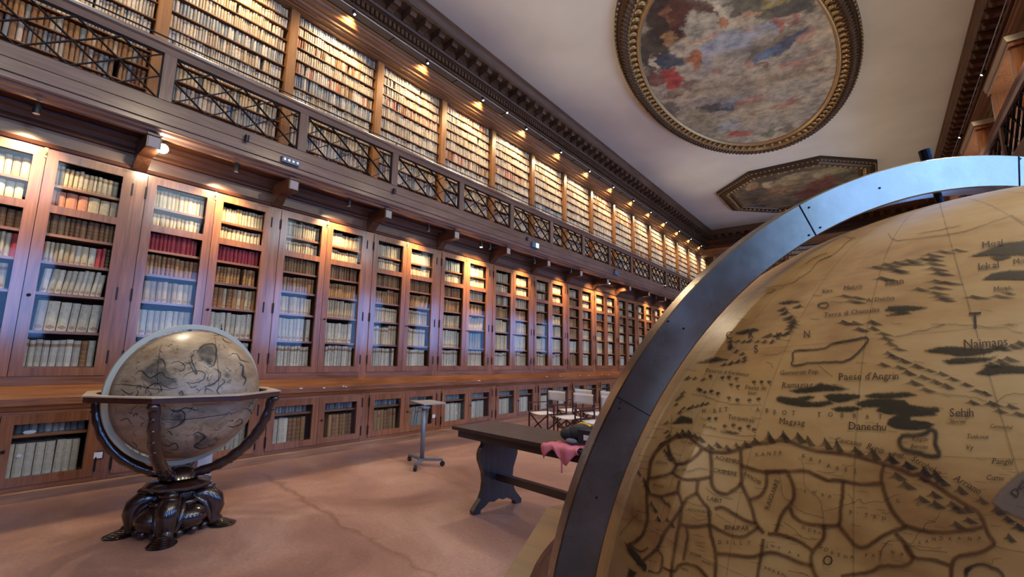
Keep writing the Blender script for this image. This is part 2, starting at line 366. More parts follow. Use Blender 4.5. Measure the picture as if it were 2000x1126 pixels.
# ------------------------------------------------------------------ setting
def floor_mat():
    m, nt, b = newmat('red_mortar_floor')
    tc = nd(nt, 'ShaderNodeTexCoord')
    n1 = nd(nt, 'ShaderNodeTexNoise'); n1.inputs['Scale'].default_value = 0.8; n1.inputs['Detail'].default_value = 9; n1.inputs['Roughness'].default_value = 0.6; n1.inputs['Distortion'].default_value = 0.6
    n2 = nd(nt, 'ShaderNodeTexNoise'); n2.inputs['Scale'].default_value = 38; n2.inputs['Detail'].default_value = 4
    nt.links.new(tc.outputs['Object'], n1.inputs[0]); nt.links.new(tc.outputs['Object'], n2.inputs[0])
    f = math_(nt, 'ADD', math_(nt, 'MULTIPLY', n1.outputs[0], 0.8), math_(nt, 'MULTIPLY', n2.outputs[0], 0.2))
    col = ramp(nt, f, [(0.32, (0.22, 0.108, 0.074)), (0.50, (0.37, 0.203, 0.146)), (0.68, (0.54, 0.345, 0.265))])
    dn = nd(nt, 'ShaderNodeTexNoise'); dn.inputs['Scale'].default_value = 3; dn.inputs['Detail'].default_value = 9
    nt.links.new(tc.outputs['Object'], dn.inputs[0])
    sep = nd(nt, 'ShaderNodeSeparateXYZ'); nt.links.new(tc.outputs['Object'], sep.inputs[0])
    def crack(pa, pb, wd, colr, st):
        A = onZ(*pa, 0); B = onZ(*pb, 0); d = B-A; L = np.hypot(d[0], d[1]); d = d/L; nx, ny = -d[1], d[0]
        px = math_(nt, 'SUBTRACT', sep.outputs[0], float(A[0])); py = math_(nt, 'SUBTRACT', sep.outputs[1], float(A[1]))
        dist = math_(nt, 'ADD', math_(nt, 'MULTIPLY', px, float(nx)), math_(nt, 'MULTIPLY', py, float(ny)))
        al = math_(nt, 'ADD', math_(nt, 'MULTIPLY', px, float(d[0])), math_(nt, 'MULTIPLY', py, float(d[1])))
        dist = math_(nt, 'ABSOLUTE', math_(nt, 'ADD', dist, math_(nt, 'MULTIPLY', math_(nt, 'SUBTRACT', dn.outputs[0], 0.5), 0.30)))
        mr = nd(nt, 'ShaderNodeMapRange'); nt.links.new(dist, mr.inputs[0]); mr.inputs[1].default_value = 0.0; mr.inputs[2].default_value = wd; mr.inputs[3].default_value = 1.0; mr.inputs[4].default_value = 0.0
        k = math_(nt, 'MULTIPLY', mr.outputs[0], math_(nt, 'MULTIPLY', math_(nt, 'GREATER_THAN', al, 0.0), math_(nt, 'LESS_THAN', al, float(L))))
        br = nd(nt, 'ShaderNodeMapRange'); nt.links.new(n2.outputs[0], br.inputs[0]); br.inputs[1].default_value = 0.38; br.inputs[2].default_value = 0.60; br.inputs[3].default_value = 0.25; br.inputs[4].default_value = 1.0
        return math_(nt, 'MULTIPLY', math_(nt, 'MULTIPLY', k, st), br.outputs[0]), colr
    for args in (((512, 925), (700, 1040), 0.05, (0.15, 0.065, 0.04), 0.8), ((700, 1040), (850, 1126), 0.04, (0.16, 0.07, 0.04), 0.7),
                 ((735, 1056), (930, 1010), 0.022, (0.48, 0.30, 0.21), 0.6), ((700, 865), (930, 960), 0.05, (0.20, 0.09, 0.05), 0.5), ((590, 950), (720, 1050), 0.02, (0.5, 0.3, 0.2), 0.5)):
        k, c = crack(*args); col = mixc(nt, k, col, c)
    vo = nd(nt, 'ShaderNodeTexVoronoi'); vo.inputs['Scale'].default_value = 5.0; nt.links.new(tc.outputs['Object'], vo.inputs[0])
    sp = math_(nt, 'LESS_THAN', vo.outputs['Distance'], 0.035)
    col = mixc(nt, math_(nt, 'MULTIPLY', sp, 0.7), col, (0.62, 0.50, 0.42))
    nt.links.new(col, b.inputs['Base Color'])
    nt.links.new(math_(nt, 'MULTIPLY_ADD', n1.outputs[0], 0.25, 0.28), b.inputs['Roughness'])
    bp = nd(nt, 'ShaderNodeBump'); bp.inputs['Strength'].default_value = 0.08; bp.inputs['Distance'].default_value = 0.01
    nt.links.new(n1.outputs[0], bp.inputs['Height']); nt.links.new(bp.outputs[0], b.inputs['Normal'])
    return m
struct(MB().box(XL-0.1, YBACK-0.1, -0.1, XR+0.1, YEND+0.1, 0.0).build('floor', floor_mat()))
struct(MB().box(XL-0.1, YBACK-0.1, CEIL, XR+0.1, YEND+0.1, CEIL+0.1).build('ceiling', PLASTER))
struct(MB().box(XL-0.1, YBACK-0.1, 0, XL, YEND+0.1, CEIL).build('wall_left', KH))
struct(MB().box(XL, YEND, 0, XR, YEND+0.1, CEIL).build('wall_end', WALLP))
struct(MB().box(XL, YBACK-0.1, 0, XR, YBACK, CEIL).build('wall_back', WV))
# right wall with two tiers of window openings
def wall_with_holes(name, x0, x1, z0, z1, holes, hz0, hz1, mat):
    m = MB(); edges = [YBACK]
    for c, hw in holes: edges += [c-hw, c+hw]
    edges.append(YEND)
    m.box(x0, YBACK, z0, x1, YEND, hz0); m.box(x0, YBACK, hz1, x1, YEND, z1)
    for i in range(0, len(edges), 2): m.box(x0, edges[i], hz0, x1, edges[i+1], hz1)
    return struct(m.build(name, mat))
holes = [(y, 0.78) for y in WIN_Y]
wall_with_holes('wall_right', 9.27, 9.45, 0, 4.05, holes, 1.8, 3.95, WV)
wall_with_holes('wall_right_upper', XR-0.06, XR+0.1, 4.05, CEIL, [(y, 0.68) for y in WIN_Y], 5.2, 6.7, KH)
SKYP = glassmat()
for k, y in enumerate(WIN_Y):
    for nm, x, hw, z0, z1 in (('a', 9.36, 0.78, 1.8, 3.95), ('b', XR+0.02, 0.68, 5.2, 6.7)):
        fr = MB()
        for yy in (y-hw+0.03, y, y+hw-0.03): fr.box(x-0.03, yy-0.03, z0, x+0.03, yy+0.03, z1)
        for zz in (z0+0.03, (z0+z1)/2, z1-0.03): fr.box(x-0.028, y-hw, zz-0.03, x+0.028, y+hw, zz+0.03)
        wo = struct(fr.build('window_%d' % (2*k+(1 if nm == 'a' else 2)), WV))
        MB().box(x-0.004, y-hw, z0, x+0.004, y+hw, z1).build('window_pane', SKYP, wo)

# swept mouldings round the room: profile (d from wall, z)
def loop_moulding(name, prof, mat, rect=(XL, YBACK, XR, YEND), closed=False):
    m = MB(); n = len(prof); x0, y0, x1, y1 = rect
    for cx, cy in ((0,0),(1,0),(1,1),(0,1)):
        for d, z in prof: m.v.append(((x1-d) if cx else (x0+d), (y1-d) if cy else (y0+d), z))
    for k in range(4):
        a = k*n; b = ((k+1) % 4)*n
        for i in range(n-1): m.f.append((a+i, b+i, b+i+1, a+i+1))
    return struct(m.build(name, mat))
def d(x): return x-XL
corn = [(d(.44), 8.50), (d(.46), 8.49), (d(.46), 8.46), (d(.43), 8.44), (d(.425), 8.41), (d(.40), 8.37), (d(.37), 8.33), (d(.355), 8.30), (d(.355), 8.27), (d(.345), 8.265), (d(.345), 8.24),
        (d(.04), 8.235), (d(.04), 8.05), (d(.10), 8.03), (d(.125), 8.00), (d(.10), 7.97), (d(.05), 7.96), (d(.05), 7.945), (d(-.02), 7.94), (d(-.02), 7.80), (d(-.02), 7.78), (d(.02), 7.77),
        (d(.02), 7.74), (d(-.03), 7.72), (d(-.05), 7.66), (d(-.05), 7.58), (d(-.16), 7.56), (d(-.18), 7.50), (d(-.22), 7.20)]
cornice = loop_moulding('trim_1', corn, KH)
autosmooth(cornice, 25)
mod = MB()
mod.prism([(0.0, 0.0), (0.0, -0.17), (0.05, -0.18), (0.10, -0.15), (0.20, -0.125), (0.27, -0.13), (0.30, -0.10), (0.30, -0.045), (0.32, -0.04), (0.32, 0.0)], lambda u, v, t: (u, t, v), -0.075, 0.075)
mod.box(0.0, -0.09, -0.035, 0.335, 0.09, 0.0)
mod_me = mod.mesh('modillion', KX)
def modil(x, y, rz):
    o = link('modillion', mod_me, cornice); o.location = (x, y, 8.236); o.rotation_euler = (0, 0, rz)
y = -1.0
while y < YEND-0.75: modil(0.035, y, 0); modil(XR-(0.035-XL), y, PI); y += 0.3785
x = 0.4
while x < XR-0.9: modil(x, YEND-(0.035-XL), -PI/2); x += 0.3785
dm = MB(); y = -1.0
while y < YEND-0.6:
    dm.box(-0.02, y, 7.815, 0.045, y+0.062, 7.93); dm.box(XR-(0.045-XL), y, 7.815, XR-(-0.02-XL), y+0.062, 7.93); y += 0.1
x = 0.1
while x < XR-0.7: dm.box(x, YEND-(0.045-XL), 7.815, x+0.062, YEND-(-0.02-XL), 7.93); x += 0.1
tag(dm.build('dentil_row', KH, cornice), kind='stuff')
# entablature over the gallery bookcases
ent = [(d(-.5), 7.235), (d(.31), 7.235), (d(.33), 7.225), (d(.33), 7.195), (d(.30), 7.175), (d(.285), 7.145), (d(.25), 7.12), (d(.24), 7.105), (d(.20), 7.10), (d(.175), 7.085), (d(.16), 7.055),
       (d(.12), 7.05), (d(.115), 7.03), (d(.06), 7.025), (d(.055), 7.01), (d(.03), 7.005), (d(.03), 6.985), (d(-.42), 6.985)]
entab = autosmooth(loop_moulding('trim_2', ent, UH, rect=(XL, YBACK, XR, 25.1)), 25)

# ------------------------------------------------------------------ books: generated as records first
CREAM = [(0.66, 0.53, 0.36), (0.58, 0.46, 0.31), (0.72, 0.60, 0.42), (0.52, 0.40, 0.25), (0.64, 0.55, 0.41)]
PALE = [(0.68, 0.62, 0.50), (0.62, 0.58, 0.49), (0.72, 0.66, 0.54), (0.58, 0.53, 0.43)]
BROWN = [(0.30, 0.14, 0.055), (0.38, 0.20, 0.085), (0.25, 0.11, 0.045), (0.43, 0.25, 0.11)]
RED = [(0.52, 0.06, 0.07), (0.56, 0.08, 0.085), (0.47, 0.05, 0.06)]
SALMON = [(0.66, 0.26, 0.16), (0.62, 0.24, 0.15)]
GREYB = [(0.30, 0.33, 0.33), (0.24, 0.26, 0.27), (0.36, 0.36, 0.33)]
NAMES = {'cream': 'cream vellum book', 'pale': 'pale parchment book', 'brown': 'brown leather book with raised bands', 'red': 'crimson cloth book', 'salmon': 'salmon pink book',
         'grey': 'grey mottled book', 'green': 'dark green book'}
PAL = {'cream': CREAM, 'pale': PALE, 'brown': BROWN, 'red': RED, 'salmon': SALMON, 'grey': GREYB, 'green': [(0.03, 0.06, 0.045)]}
books = []
def fill(x, y0, y1, z0, z1, spec, where, wmean, hfrac=(0.82, 0.96), depth=0.22, lean=0.0):
    """spec(t)->(palette, style); fills a shelf compartment with upright books"""
    yy = y0+0.004; row = []; k = 0
    hm = random.uniform(*hfrac); wm = wmean*random.uniform(0.85, 1.15)
    run = 0
    while True:
        if run <= 0: run = random.randint(3, 9); hm = random.uniform(*hfrac); wm = wmean*random.uniform(0.8, 1.2)
        run -= 1
        wd = wm*random.uniform(0.82, 1.2)
        if yy+wd > y1-0.003: break
        pal, sty = spec((yy-y0)/(y1-y0))
        c = random.choice(PAL[pal]); g = random.uniform(0.86, 1.12)
        row.append(dict(x=x-random.uniform(0, 0.02), y=yy, w=wd*0.93-0.001, z=z0, h=(z1-z0)*min(0.975, hm*random.uniform(0.97, 1.02)), d=depth,
                        col=tuple(min(1, q*g) for q in c), pal=pal, sty=sty, tilt=lean*random.uniform(0.7, 1.1) if lean else random.choice([0]*9+[0.02, -0.02]), where=where))
        yy += wd
        if random.random() < 0.012: yy += wd*random.uniform(0.4, 1.2)
    for i, b in enumerate(row): b['i'] = i+1; b['n'] = len(row)
    books.extend(row)
ROWS = [(1.312, 1.655), (1.690, 2.065), (2.098, 2.400), (2.436, 2.705), (2.740, 2.985), (3.018, 3.255), (3.290, 3.545)]   # bottom to top
def S(pal, sty): return lambda t: (pal, sty)
def mixs(*opts): return lambda t: random.choice(opts)
for n in range(-1, 15):
    for dr in (0, 1):
        ya = yb(n)+0.068+0.095+dr*0.7535; yz = ya+0.56
        sp = [S('pale', 3), S('pale', 1), S('cream', 1), S('brown', 2), S('brown', 2), S('cream', 3), S('cream', 4)]
        wms = [0.05, 0.062, 0.048, 0.044, 0.040, 0.038, 0.034]; lean = [0]*7
        if n == -1 and dr == 1:
            sp = [lambda t: ('pale', 3) if t < 0.72 else random.choice([('brown', 2), ('pale', 0), ('grey', 0)]), S('pale', 1), S('pale', 1),
                  lambda t: random.choice([('cream', 1), ('cream', 1), ('pale', 1), ('red', 0), ('salmon', 0)]) if t < 0.9 else ('green', 2), S('brown', 2),
                  lambda t: ('salmon', 0) if t < 0.42 else ('cream', 0), S('cream', 4)]
            wms = [0.058, 0.080, 0.055, 0.050, 0.050, 0.072, 0.046]; lean = [0, 0.05, 0.10, 0, 0, 0, 0]
        elif n == -1:
            sp = [S('pale', 3), S('pale', 1), S('cream', 4), mixs(('cream', 1), ('red', 0), ('cream', 0)), S('brown', 2), S('pale', 0), S('cream', 4)]
            wms = [0.06, 0.08, 0.06, 0.05, 0.065, 0.068, 0.07]
        elif n == 0:
            sp = [S('pale', 3), S('pale', 1), S('cream', 1) if dr == 0 else mixs(('cream', 0), ('brown', 2), ('cream', 1), ('brown', 0)), S('brown', 2), S('red', 0), S('cream', 3), S('cream', 3)]
            wms = [0.055, 0.062, 0.052, 0.047, 0.046, 0.046, 0.040]
        elif n == 1:
            sp = [S('pale', 3), S('pale', 1), S('cream', 1), S('brown', 2), S('brown', 2), S('cream', 3), S('cream', 4)]
        elif n == 2:
            sp = [S('pale', 3), S('cream', 3), S('cream', 3), S('brown', 2), S('brown', 2), S('cream', 3), S('cream', 0)]; lean = [0, 0, 0, 0.16 if dr else 0, 0, 0, 0]
        else:
            for q in range(7):
                if random.random() < 0.35: sp[q] = random.choice([S('cream', 3), S('brown', 2), S('cream', 0), S('pale', 1), S('grey', 0), mixs(('cream', 0), ('pale', 0), ('brown', 2))])
                if random.random() < 0.10: lean[q] = random.choice([0.10, 0.14])
        for q in range(7):
            z0, z1 = ROWS[q]
            fill(-0.075, ya-0.03 if lean[q] == 0 else ya+0.03, yz+0.035, z0, z1, sp[q], ('tall', n, dr, 7-q), wms[q]*(1.0 if n < 3 else 0.95), lean=lean[q])
        # base cabinet
        low = S('pale', 0) if n not in (1, 2) else S('brown', 2)
        if n == 1 and dr == 0: low = lambda t: ('pale', 0) if t < 0.45 else ('brown', 2)
        if n in (2,) and dr == 1: low = mixs(('grey', 2), ('brown', 2))
        ya2 = yb(n)+0.07+0.095+dr*0.7535; yz2 = ya2+0.555
        fill(0.05, ya2-0.03, yz2+0.03, 0.212, 0.600, low, ('base', n, dr, 2), 0.062, (0.86, 0.93), lean=0.13 if (n == 2 and dr == 1) else 0)
        fill(0.03, ya2-0.03, yz2+0.03, 0.640, 0.830, mixs(('pale', 0), ('grey', 0)) if n < 3 else S('pale', 0), ('base', n, dr, 1), 0.045, (0.7, 0.9))
UZ = [4.42, 4.75, 5.03, 5.26, 5.49, 5.72, 5.965, 6.20, 6.415, 6.615, 6.80, 6.985]
for n in range(-2, 15):
    for q in range(len(UZ)-1):
        z0, z1 = UZ[q]+0.022, UZ[q+1]
        r = random.random()
        if q < 3: sp = mixs(('brown', 2), ('brown', 0), ('grey', 0), ('cream', 0)) if n < 0 else mixs(('cream', 0), ('pale', 0), ('grey', 0), ('cream', 3))
        elif r < 0.12: sp = mixs(('grey', 0), ('pale', 0), ('grey', 0))
        elif r < 0.3: sp = mixs(('cream', 0), ('brown', 0), ('cream', 3), ('pale', 0), ('salmon', 0))
        else: sp = mixs(('cream', 0), ('pale', 0), ('cream', 0), ('cream', 0), ('cream', 3), ('pale', 3))
        fill(-0.055, yb(n)+0.075, yb(n+1)-0.075, z0, z1, sp, ('upper', n, 0, 11-q), 0.036 if q > 2 else 0.045, (0.84, 0.98), depth=0.2)
# right-hand gallery bookcases
for n in range(4, 13):
    for q in range(0, 11):
        if random.random() < 0.08: continue
        b0 = len(books)
        fill(0, yb(n)+0.075, yb(n+1)-0.075, UZ[q]+0.022, UZ[q+1], mixs(('brown', 2), ('cream', 0), ('brown', 0), ('grey', 0)), ('right', n, 0, 11-q), 0.045, (0.74, 0.94))
        for b in books[b0:]: b['x'] = 9.50; b['flip'] = True
books = [b for b in books if not (b.get('flip') and any(abs(b['y']-wy) < 0.95 for wy in WIN_Y))]
# bookcases on the far end wall
for k in range(5):
    ya = 0.60+1.62*k+0.08
    for z0, z1 in ROWS+[(0.22, 0.6), (0.64, 0.83)]+[(UZ[q]+0.022, UZ[q+1]) for q in range(len(UZ)-1)]:
        b0 = len(books)
        fill(0, ya, ya+1.46, z0, z1, random.choice([S('cream', 3), S('brown', 2), S('pale', 1), mixs(('cream', 0), ('pale', 0), ('brown', 0))]), ('end', k, 0, 1), 0.045)
        for b in books[b0:]: b['x'] = -0.05; b['end'] = True
def book_geo(b):
    x, y, z, w_, h, dp = b['x'], b['y'], b['z'], b['w'], b['h'], b['d']
    sg = 1 if not b.get('flip') else -1
    prof = [(-dp, 0), (-0.012, 0), (0.0, 0.28), (0.0, 0.72), (-0.012, 1), (-dp, 1)]
    us = [0, 0.02, 0.3, 0.7, 0.98, 1]
    v = []; uv = []
    for k, zz in enumerate((0, h)):
        for (px, py), u in zip(prof, us):
            yy = py*w_+zz*math.tan(b['tilt']); v.append((x+sg*px, y+yy, z+zz)); uv.append((u, k, b['r']))
    f = []
    for i in range(5):
        q = (i, i+1, i+7, i+6); f.append(q if sg > 0 else q[::-1])
    f.append((6, 7, 8, 9, 10, 11) if sg > 0 else (11, 10, 9, 8, 7, 6)); f.append((5, 4, 3, 2, 1, 0) if sg > 0 else (0, 1, 2, 3, 4, 5))
    if b.get('end'): v = [(p[1], 25.1-p[0], p[2]) for p in v]; f = [q[::-1] for q in f]
    return v, f, uv
def book_mesh(name, recs, origin=(0,0,0)):
    V = []; F = []; U = []; Cc = []; Ss = []
    for b in recs:
        v, f, uv = book_geo(b); o = len(V)
        V += [(p[0]-origin[0], p[1]-origin[1], p[2]-origin[2]) for p in v]; F += [tuple(o+i for i in q) for q in f]; U += uv
        Cc += [(*b['col'], 1)]*len(v); Ss += [b['sty']]*len(v)
    me = bpy.data.meshes.new(name); me.from_pydata(V, [], F)
    a = me.attributes.new('buv', 'FLOAT_VECTOR', 'POINT'); a.data.foreach_set('vector', np.array(U, np.float32).ravel())
    a = me.attributes.new('col', 'FLOAT_COLOR', 'POINT'); a.data.foreach_set('color', np.array(Cc, np.float32).ravel())
    a = me.attributes.new('sty', 'FLOAT', 'POINT'); a.data.foreach_set('value', np.array(Ss, np.float32))
    me.materials.append(BOOK); me.update(); return me
def book_area(b):
    if b.get('flip') or b.get('end'): return 0
    cs = [pix((b['x'], b['y']+dy, b['z']+dz)) for dy, dz in ((0,0),(b['w'],0),(b['w'],b['h']),(0,b['h']))]
    if any(c[2] < 0.3 for c in cs): return 0
    cx = sum(c[0] for c in cs)/4; cy = sum(c[1] for c in cs)/4
    if not (4 < cx < 1180 and 4 < cy < 1120): return 0
    if ((cx-358)/165)**2+((cy-775)/148)**2 < 1: return 0
    return 0.5*abs(sum(cs[i][0]*cs[(i+1) % 4][1]-cs[(i+1) % 4][0]*cs[i][1] for i in range(4)))
for b in books: b['r'] = random.random(); b['a'] = book_area(b)
books.sort(key=lambda b: -b['a'])
def nth(i): return ORD[i]
def where_txt(b):
    kind, n, dr, sh = b['where']
    side = 'left' if dr == 0 else 'right'
    if kind == 'upper': return '%s row down, %s gallery bay' % (nth(sh), nth(n+2))
    return '%s shelf down, %s door, %s %s' % (nth(sh), side, nth(n+2), 'tall bookcase' if kind == 'tall' else 'base cabinet')
books[:300] = sorted(books[:300], key=lambda b: (b['where'], b['i']))
for b in books[:300]:
    org = (b['x'], b['y'], b['z'])
    o = link('book', book_mesh('book', [b], org)); o.location = org
    nm = NAMES[b['pal']]
    if b['sty'] == 1: nm = nm.replace(' book', ' book with lozenge')
    if b['sty'] in (3, 4): nm = nm.replace(' book', ' book with label')
    nm = nm.replace('pale parchment', 'parchment') if b['sty'] else nm
    if b['pal'] == 'brown': nm = 'brown leather book'
    tag(o, '%s, %s from left, %s' % (nm, nth(b['i']), where_txt(b)), 'book', 'books on the library shelves')
tag(link('books', book_mesh('books', books[300:])), 'rows of smaller old vellum and leather books filling the far shelves', 'books', kind='stuff')

# ------------------------------------------------------------------ tall bookcases and base cabinets
PW = 0.136; DW = (P-PW)/2                 # pilaster and door width
ST = 0.098
def frame_mesh(name, w_, z0, z1, o0, o1, mid=None, st=ST):
    m = MB(); t0, t1 = -0.012, 0.026
    m.box(t0, 0.003, z0, t1, st, z1); m.box(t0, w_-st, z0, t1, w_-0.003, z1)
    m.box(t0, st, z0, t1-0.001, w_-st, o0); m.box(t0, st, o1, t1-0.001, w_-st, z1)
    if mid: m.box(t0, st, mid[0], t1-0.001, w_-st, mid[1])
    # recessed inner edge bead
    return m.mesh(name, WV)
door_me = frame_mesh('door', DW, 1.214, 3.638, 1.300, 3.550, (2.957, 3.043))
pane_lo = MB().box(-0.002, ST, 1.30, 0.002, DW-ST, 2.957).mesh('pane', GLASS)
pane_hi = MB().box(-0.002, ST, 3.043, 0.002, DW-ST, 3.55).mesh('pane', GLASS)
pil_me = MB().box(-0.40, -PW/2, 1.12, 0.012, PW/2, 3.66).mesh('pilaster', WV)
shelf_me = MB().box(-0.38, 0.0, -0.030, -0.028, P-PW, 0.0).mesh('shelf', WH)
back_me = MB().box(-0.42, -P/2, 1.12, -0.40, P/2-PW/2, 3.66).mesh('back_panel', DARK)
rail_me = MB().box(-0.40, -P/2+PW/2, 1.12, 0.010, P/2-PW/2, 1.212).mesh('bottom_rail', WH)
head_me = MB().box(-0.40, -P/2+PW/2, 3.64, 0.008, P/2-PW/2, 3.665).mesh('head_rail', WH)
divm_me = MB().box(-0.38, -0.02, 1.21, -0.03, 0.02, 3.64).mesh('partition', WV)
hinge_me = MB().box(0.020, -0.008, -0.075, 0.034, 0.008, 0.075).mesh('hinge', IRON)
knob_me = MB().lathe([(0.006, 0), (0.008, 0.012), (0.015, 0.018), (0.017, 0.026), (0.010, 0.033)], 12).mesh('knob', IRON, True)
latch_me = MB().box(0.024, -0.012, -0.055, 0.036, 0.012, 0.055).tube([(0.036, 0, -0.02), (0.055, 0, -0.02), (0.060, 0, 0.02)], 0.006, 6).mesh('latch', BRASS)
bdoor_me = frame_mesh('door', DW, 0.150, 0.838, 0.238, 0.745)
bpane = MB().box(-0.002, ST, 0.238, 0.002, DW-ST, 0.745).mesh('pane', GLASS)
bpil_me = MB().box(-0.30, -PW/2, 0.10, 0.012, PW/2, 0.875).mesh('pilaster', WV)
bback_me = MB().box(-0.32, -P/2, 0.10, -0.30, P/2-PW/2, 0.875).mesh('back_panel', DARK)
bshelf_me = MB().box(-0.28, 0.0, -0.028, -0.03, P-PW, 0.0).mesh('shelf', WH)
bhead_me = MB().box(-0.30, -P/2+PW/2, 0.838, 0.008, P/2-PW/2, 0.875).mesh('head_rail', WH)
bfoot_me = MB().box(-0.30, -P/2+PW/2, 0.10, 0.008, P/2-PW/2, 0.149).mesh('foot_rail', WH)
bfloor_me = MB().box(-0.29, -P/2+PW/2, 0.18, -0.02, P/2-PW/2, 0.21).mesh('cabinet_floor', WH)
HINT = {-1: 'cut by the left edge', 0: 'behind the star globe, with crimson books', 1: 'just right of the star globe', 2: 'holding leaning brown books'}
def kid(name, me, par, loc=(0,0,0), rot=None):
    o = link(name, me, par); o.location = loc
    if rot: o.rotation_euler = rot
    return o
for n in range(-2, 15):
    yc = yb(n)+P/2
    lab = 'polished brown glazed bookcase, %s' % (HINT.get(n) or '%s tall one counted from the left' % ORD[n+2]) if n > -2 else 'polished brown glazed bookcase beyond the left edge'
    t = thing('bookcase', lab, 'bookcase', (0, yc, 0), 0, 'tall bookcases under the gallery')
    kid('pilaster', pil_me, t, (0, -P/2, 0)); kid('back_panel', back_me, t); kid('bottom_rail', rail_me, t); kid('head_rail', head_me, t); kid('partition', divm_me, t)
    if n == 14: kid('pilaster', pil_me, t, (0, P/2, 0))
    for z in (1.312, 1.690, 2.098, 2.436, 2.740, 3.018, 3.290):
        kid('shelf', shelf_me, t, (0, -P/2+PW/2, z))
    for dr in (0, 1):
        dd = kid('door', door_me, t, (0, -P/2+PW/2+dr*DW, 0))
        kid('pane', pane_lo, dd); kid('pane', pane_hi, dd)
        hy = 0.0 if dr == 0 else DW
        for hz in (1.42, 2.15, 3.42): kid('hinge', hinge_me, dd, (0, hy, hz))
        if dr == 1:
            kid('knob', knob_me, dd, (0.026, 0.05, 2.05), (0, PI/2, 0))
        else: kid('latch', latch_me, dd, (0, DW-0.01, 3.60))
    lab = 'low glazed base cabinet below the ledge, %s' % (HINT[n].replace('holding leaning brown books', 'behind the wheeled stand').replace(', with crimson books', '') if n in HINT else '%s one counted from the left' % ORD[n+2]) if n > -2 else 'low glazed base cabinet beyond the left edge'
    t = thing('base_cabinet', lab, 'cabinet', (0.145, yc, 0), 0, 'base cabinets along the floor')
    kid('pilaster', bpil_me, t, (0, -P/2, 0)); kid('back_panel', bback_me, t); kid('head_rail', bhead_me, t); kid('foot_rail', bfoot_me, t); kid('cabinet_floor', bfloor_me, t)
    if n == 14: kid('pilaster', bpil_me, t, (0, P/2, 0))
    kid('shelf', bshelf_me, t, (0, -P/2+PW/2, 0.638))
    for dr in (0, 1):
        dd = kid('door', bdoor_me, t, (0, -P/2+PW/2+dr*DW, 0)); kid('pane', bpane, dd)
        for hz in (0.27, 0.72): kid('hinge', hinge_me, dd, (0, 0.0 if dr == 0 else DW, hz))
        if dr == 1: kid('knob', knob_me, dd, (0.026, 0.05, 0.5), (0, PI/2, 0))
# ledge over the base cabinets, plinth, frieze under the gallery
def extrude_y(name, prof, mat, y0, y1, parent=None):
    m = MB(); m.prism(prof, lambda u, v, t: (u, t, v), y0, y1); return autosmooth(m.build(name, mat, parent), 25)
YA, YZ = yb(-2)-0.1, yb(15)+0.0
led = extrude_y('ledge', [(-0.15, 0.877), (0.17, 0.877), (0.185, 0.90), (0.205, 0.925), (0.215, 0.93), (0.215, 1.0), (0.205, 1.008), (0.012, 1.118), (-0.15, 1.118)][::-1], WH, YA, YZ)
tag(led, 'long sloping wooden ledge between base cabinets and tall bookcases', 'ledge')
struct(extrude_y('baseboard_left', [(-0.15, 0.0), (0.19, 0.0), (0.19, 0.085), (0.165, 0.098), (-0.15, 0.098)][::-1], SKIRT, YA, YZ))
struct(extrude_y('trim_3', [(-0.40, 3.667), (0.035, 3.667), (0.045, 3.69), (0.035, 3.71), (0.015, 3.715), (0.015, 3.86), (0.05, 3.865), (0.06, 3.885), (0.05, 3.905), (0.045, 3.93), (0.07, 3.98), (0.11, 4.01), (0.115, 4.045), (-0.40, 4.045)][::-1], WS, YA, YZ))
# small chips of white plaster on the ledge edge
ch = MB()
for px, py in ((588, 758), (633, 757), (671, 754), (676, 755), (934, 743), (937, 743), (1068, 735), (1094, 734), (1133, 733), (1150, 733), (1176, 731), (1190, 731)):
    p = onX(px, py, 0.213); ch.ball(p, 0.006, 0.025*random.uniform(.6, 1.4), 0.009, 8, 5)
tag(ch.build('chipped_paint', WHITEP, led), kind='stuff')

# ------------------------------------------------------------------ gallery
gal = thing('gallery', 'long wooden gallery with crossed iron railing above the tall bookcases', 'gallery')
fas = extrude_y('fascia', [(0.45, 4.06), (0.565, 4.06), (0.575, 4.075), (0.575, 4.125), (0.600, 4.13), (0.600, 4.255), (0.612, 4.262), (0.612, 4.395), (0.60, 4.405), (0.52, 4.405), (0.45, 4.35)][::-1], GH, YA, YZ, gal)
m = MB()
xs = [0.0, 0.115, 0.23, 0.345, 0.46]
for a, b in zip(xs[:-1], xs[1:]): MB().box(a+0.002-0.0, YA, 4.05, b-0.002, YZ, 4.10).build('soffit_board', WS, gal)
MB().box(0.014, YA, 4.30, 0.52, YZ, 4.34).build('deck', WH, gal)
extrude_y('soffit_moulding', [(0.42, 3.99), (0.46, 3.995), (0.475, 4.02), (0.52, 4.035), (0.535, 4.06), (0.42, 4.06)][::-1], GH, YA, YZ, gal)
extrude_y('handrail', [(0.545, 4.975), (0.620, 4.975), (0.622, 5.055), (0.632, 5.06), (0.645, 5.075), (0.650, 5.10), (0.640, 5.118), (0.53, 5.118), (0.52, 5.10), (0.53, 5.07), (0.545, 5.055)][::-1], GH, YA, YZ, gal)
MB().tube([(0.60, YA, 5.185), (0.60, YZ, 5.185)], 0.010, 8).build('guard_rod', IRON, gal)
rods = MB().tube([(0, 0, 5.115), (0, 0, 5.185)], 0.007, 6).mesh('rod_support', IRON)
post_me = MB().box(0.545, -0.062, 4.40, 0.617, 0.062, 4.98).mesh('post', GV)
br = MB()
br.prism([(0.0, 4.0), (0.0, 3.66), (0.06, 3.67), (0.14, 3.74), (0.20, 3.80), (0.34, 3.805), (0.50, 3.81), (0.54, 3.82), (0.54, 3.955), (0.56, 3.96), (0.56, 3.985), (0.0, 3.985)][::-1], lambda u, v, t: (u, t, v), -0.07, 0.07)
br_me = br.mesh('bracket', WX)
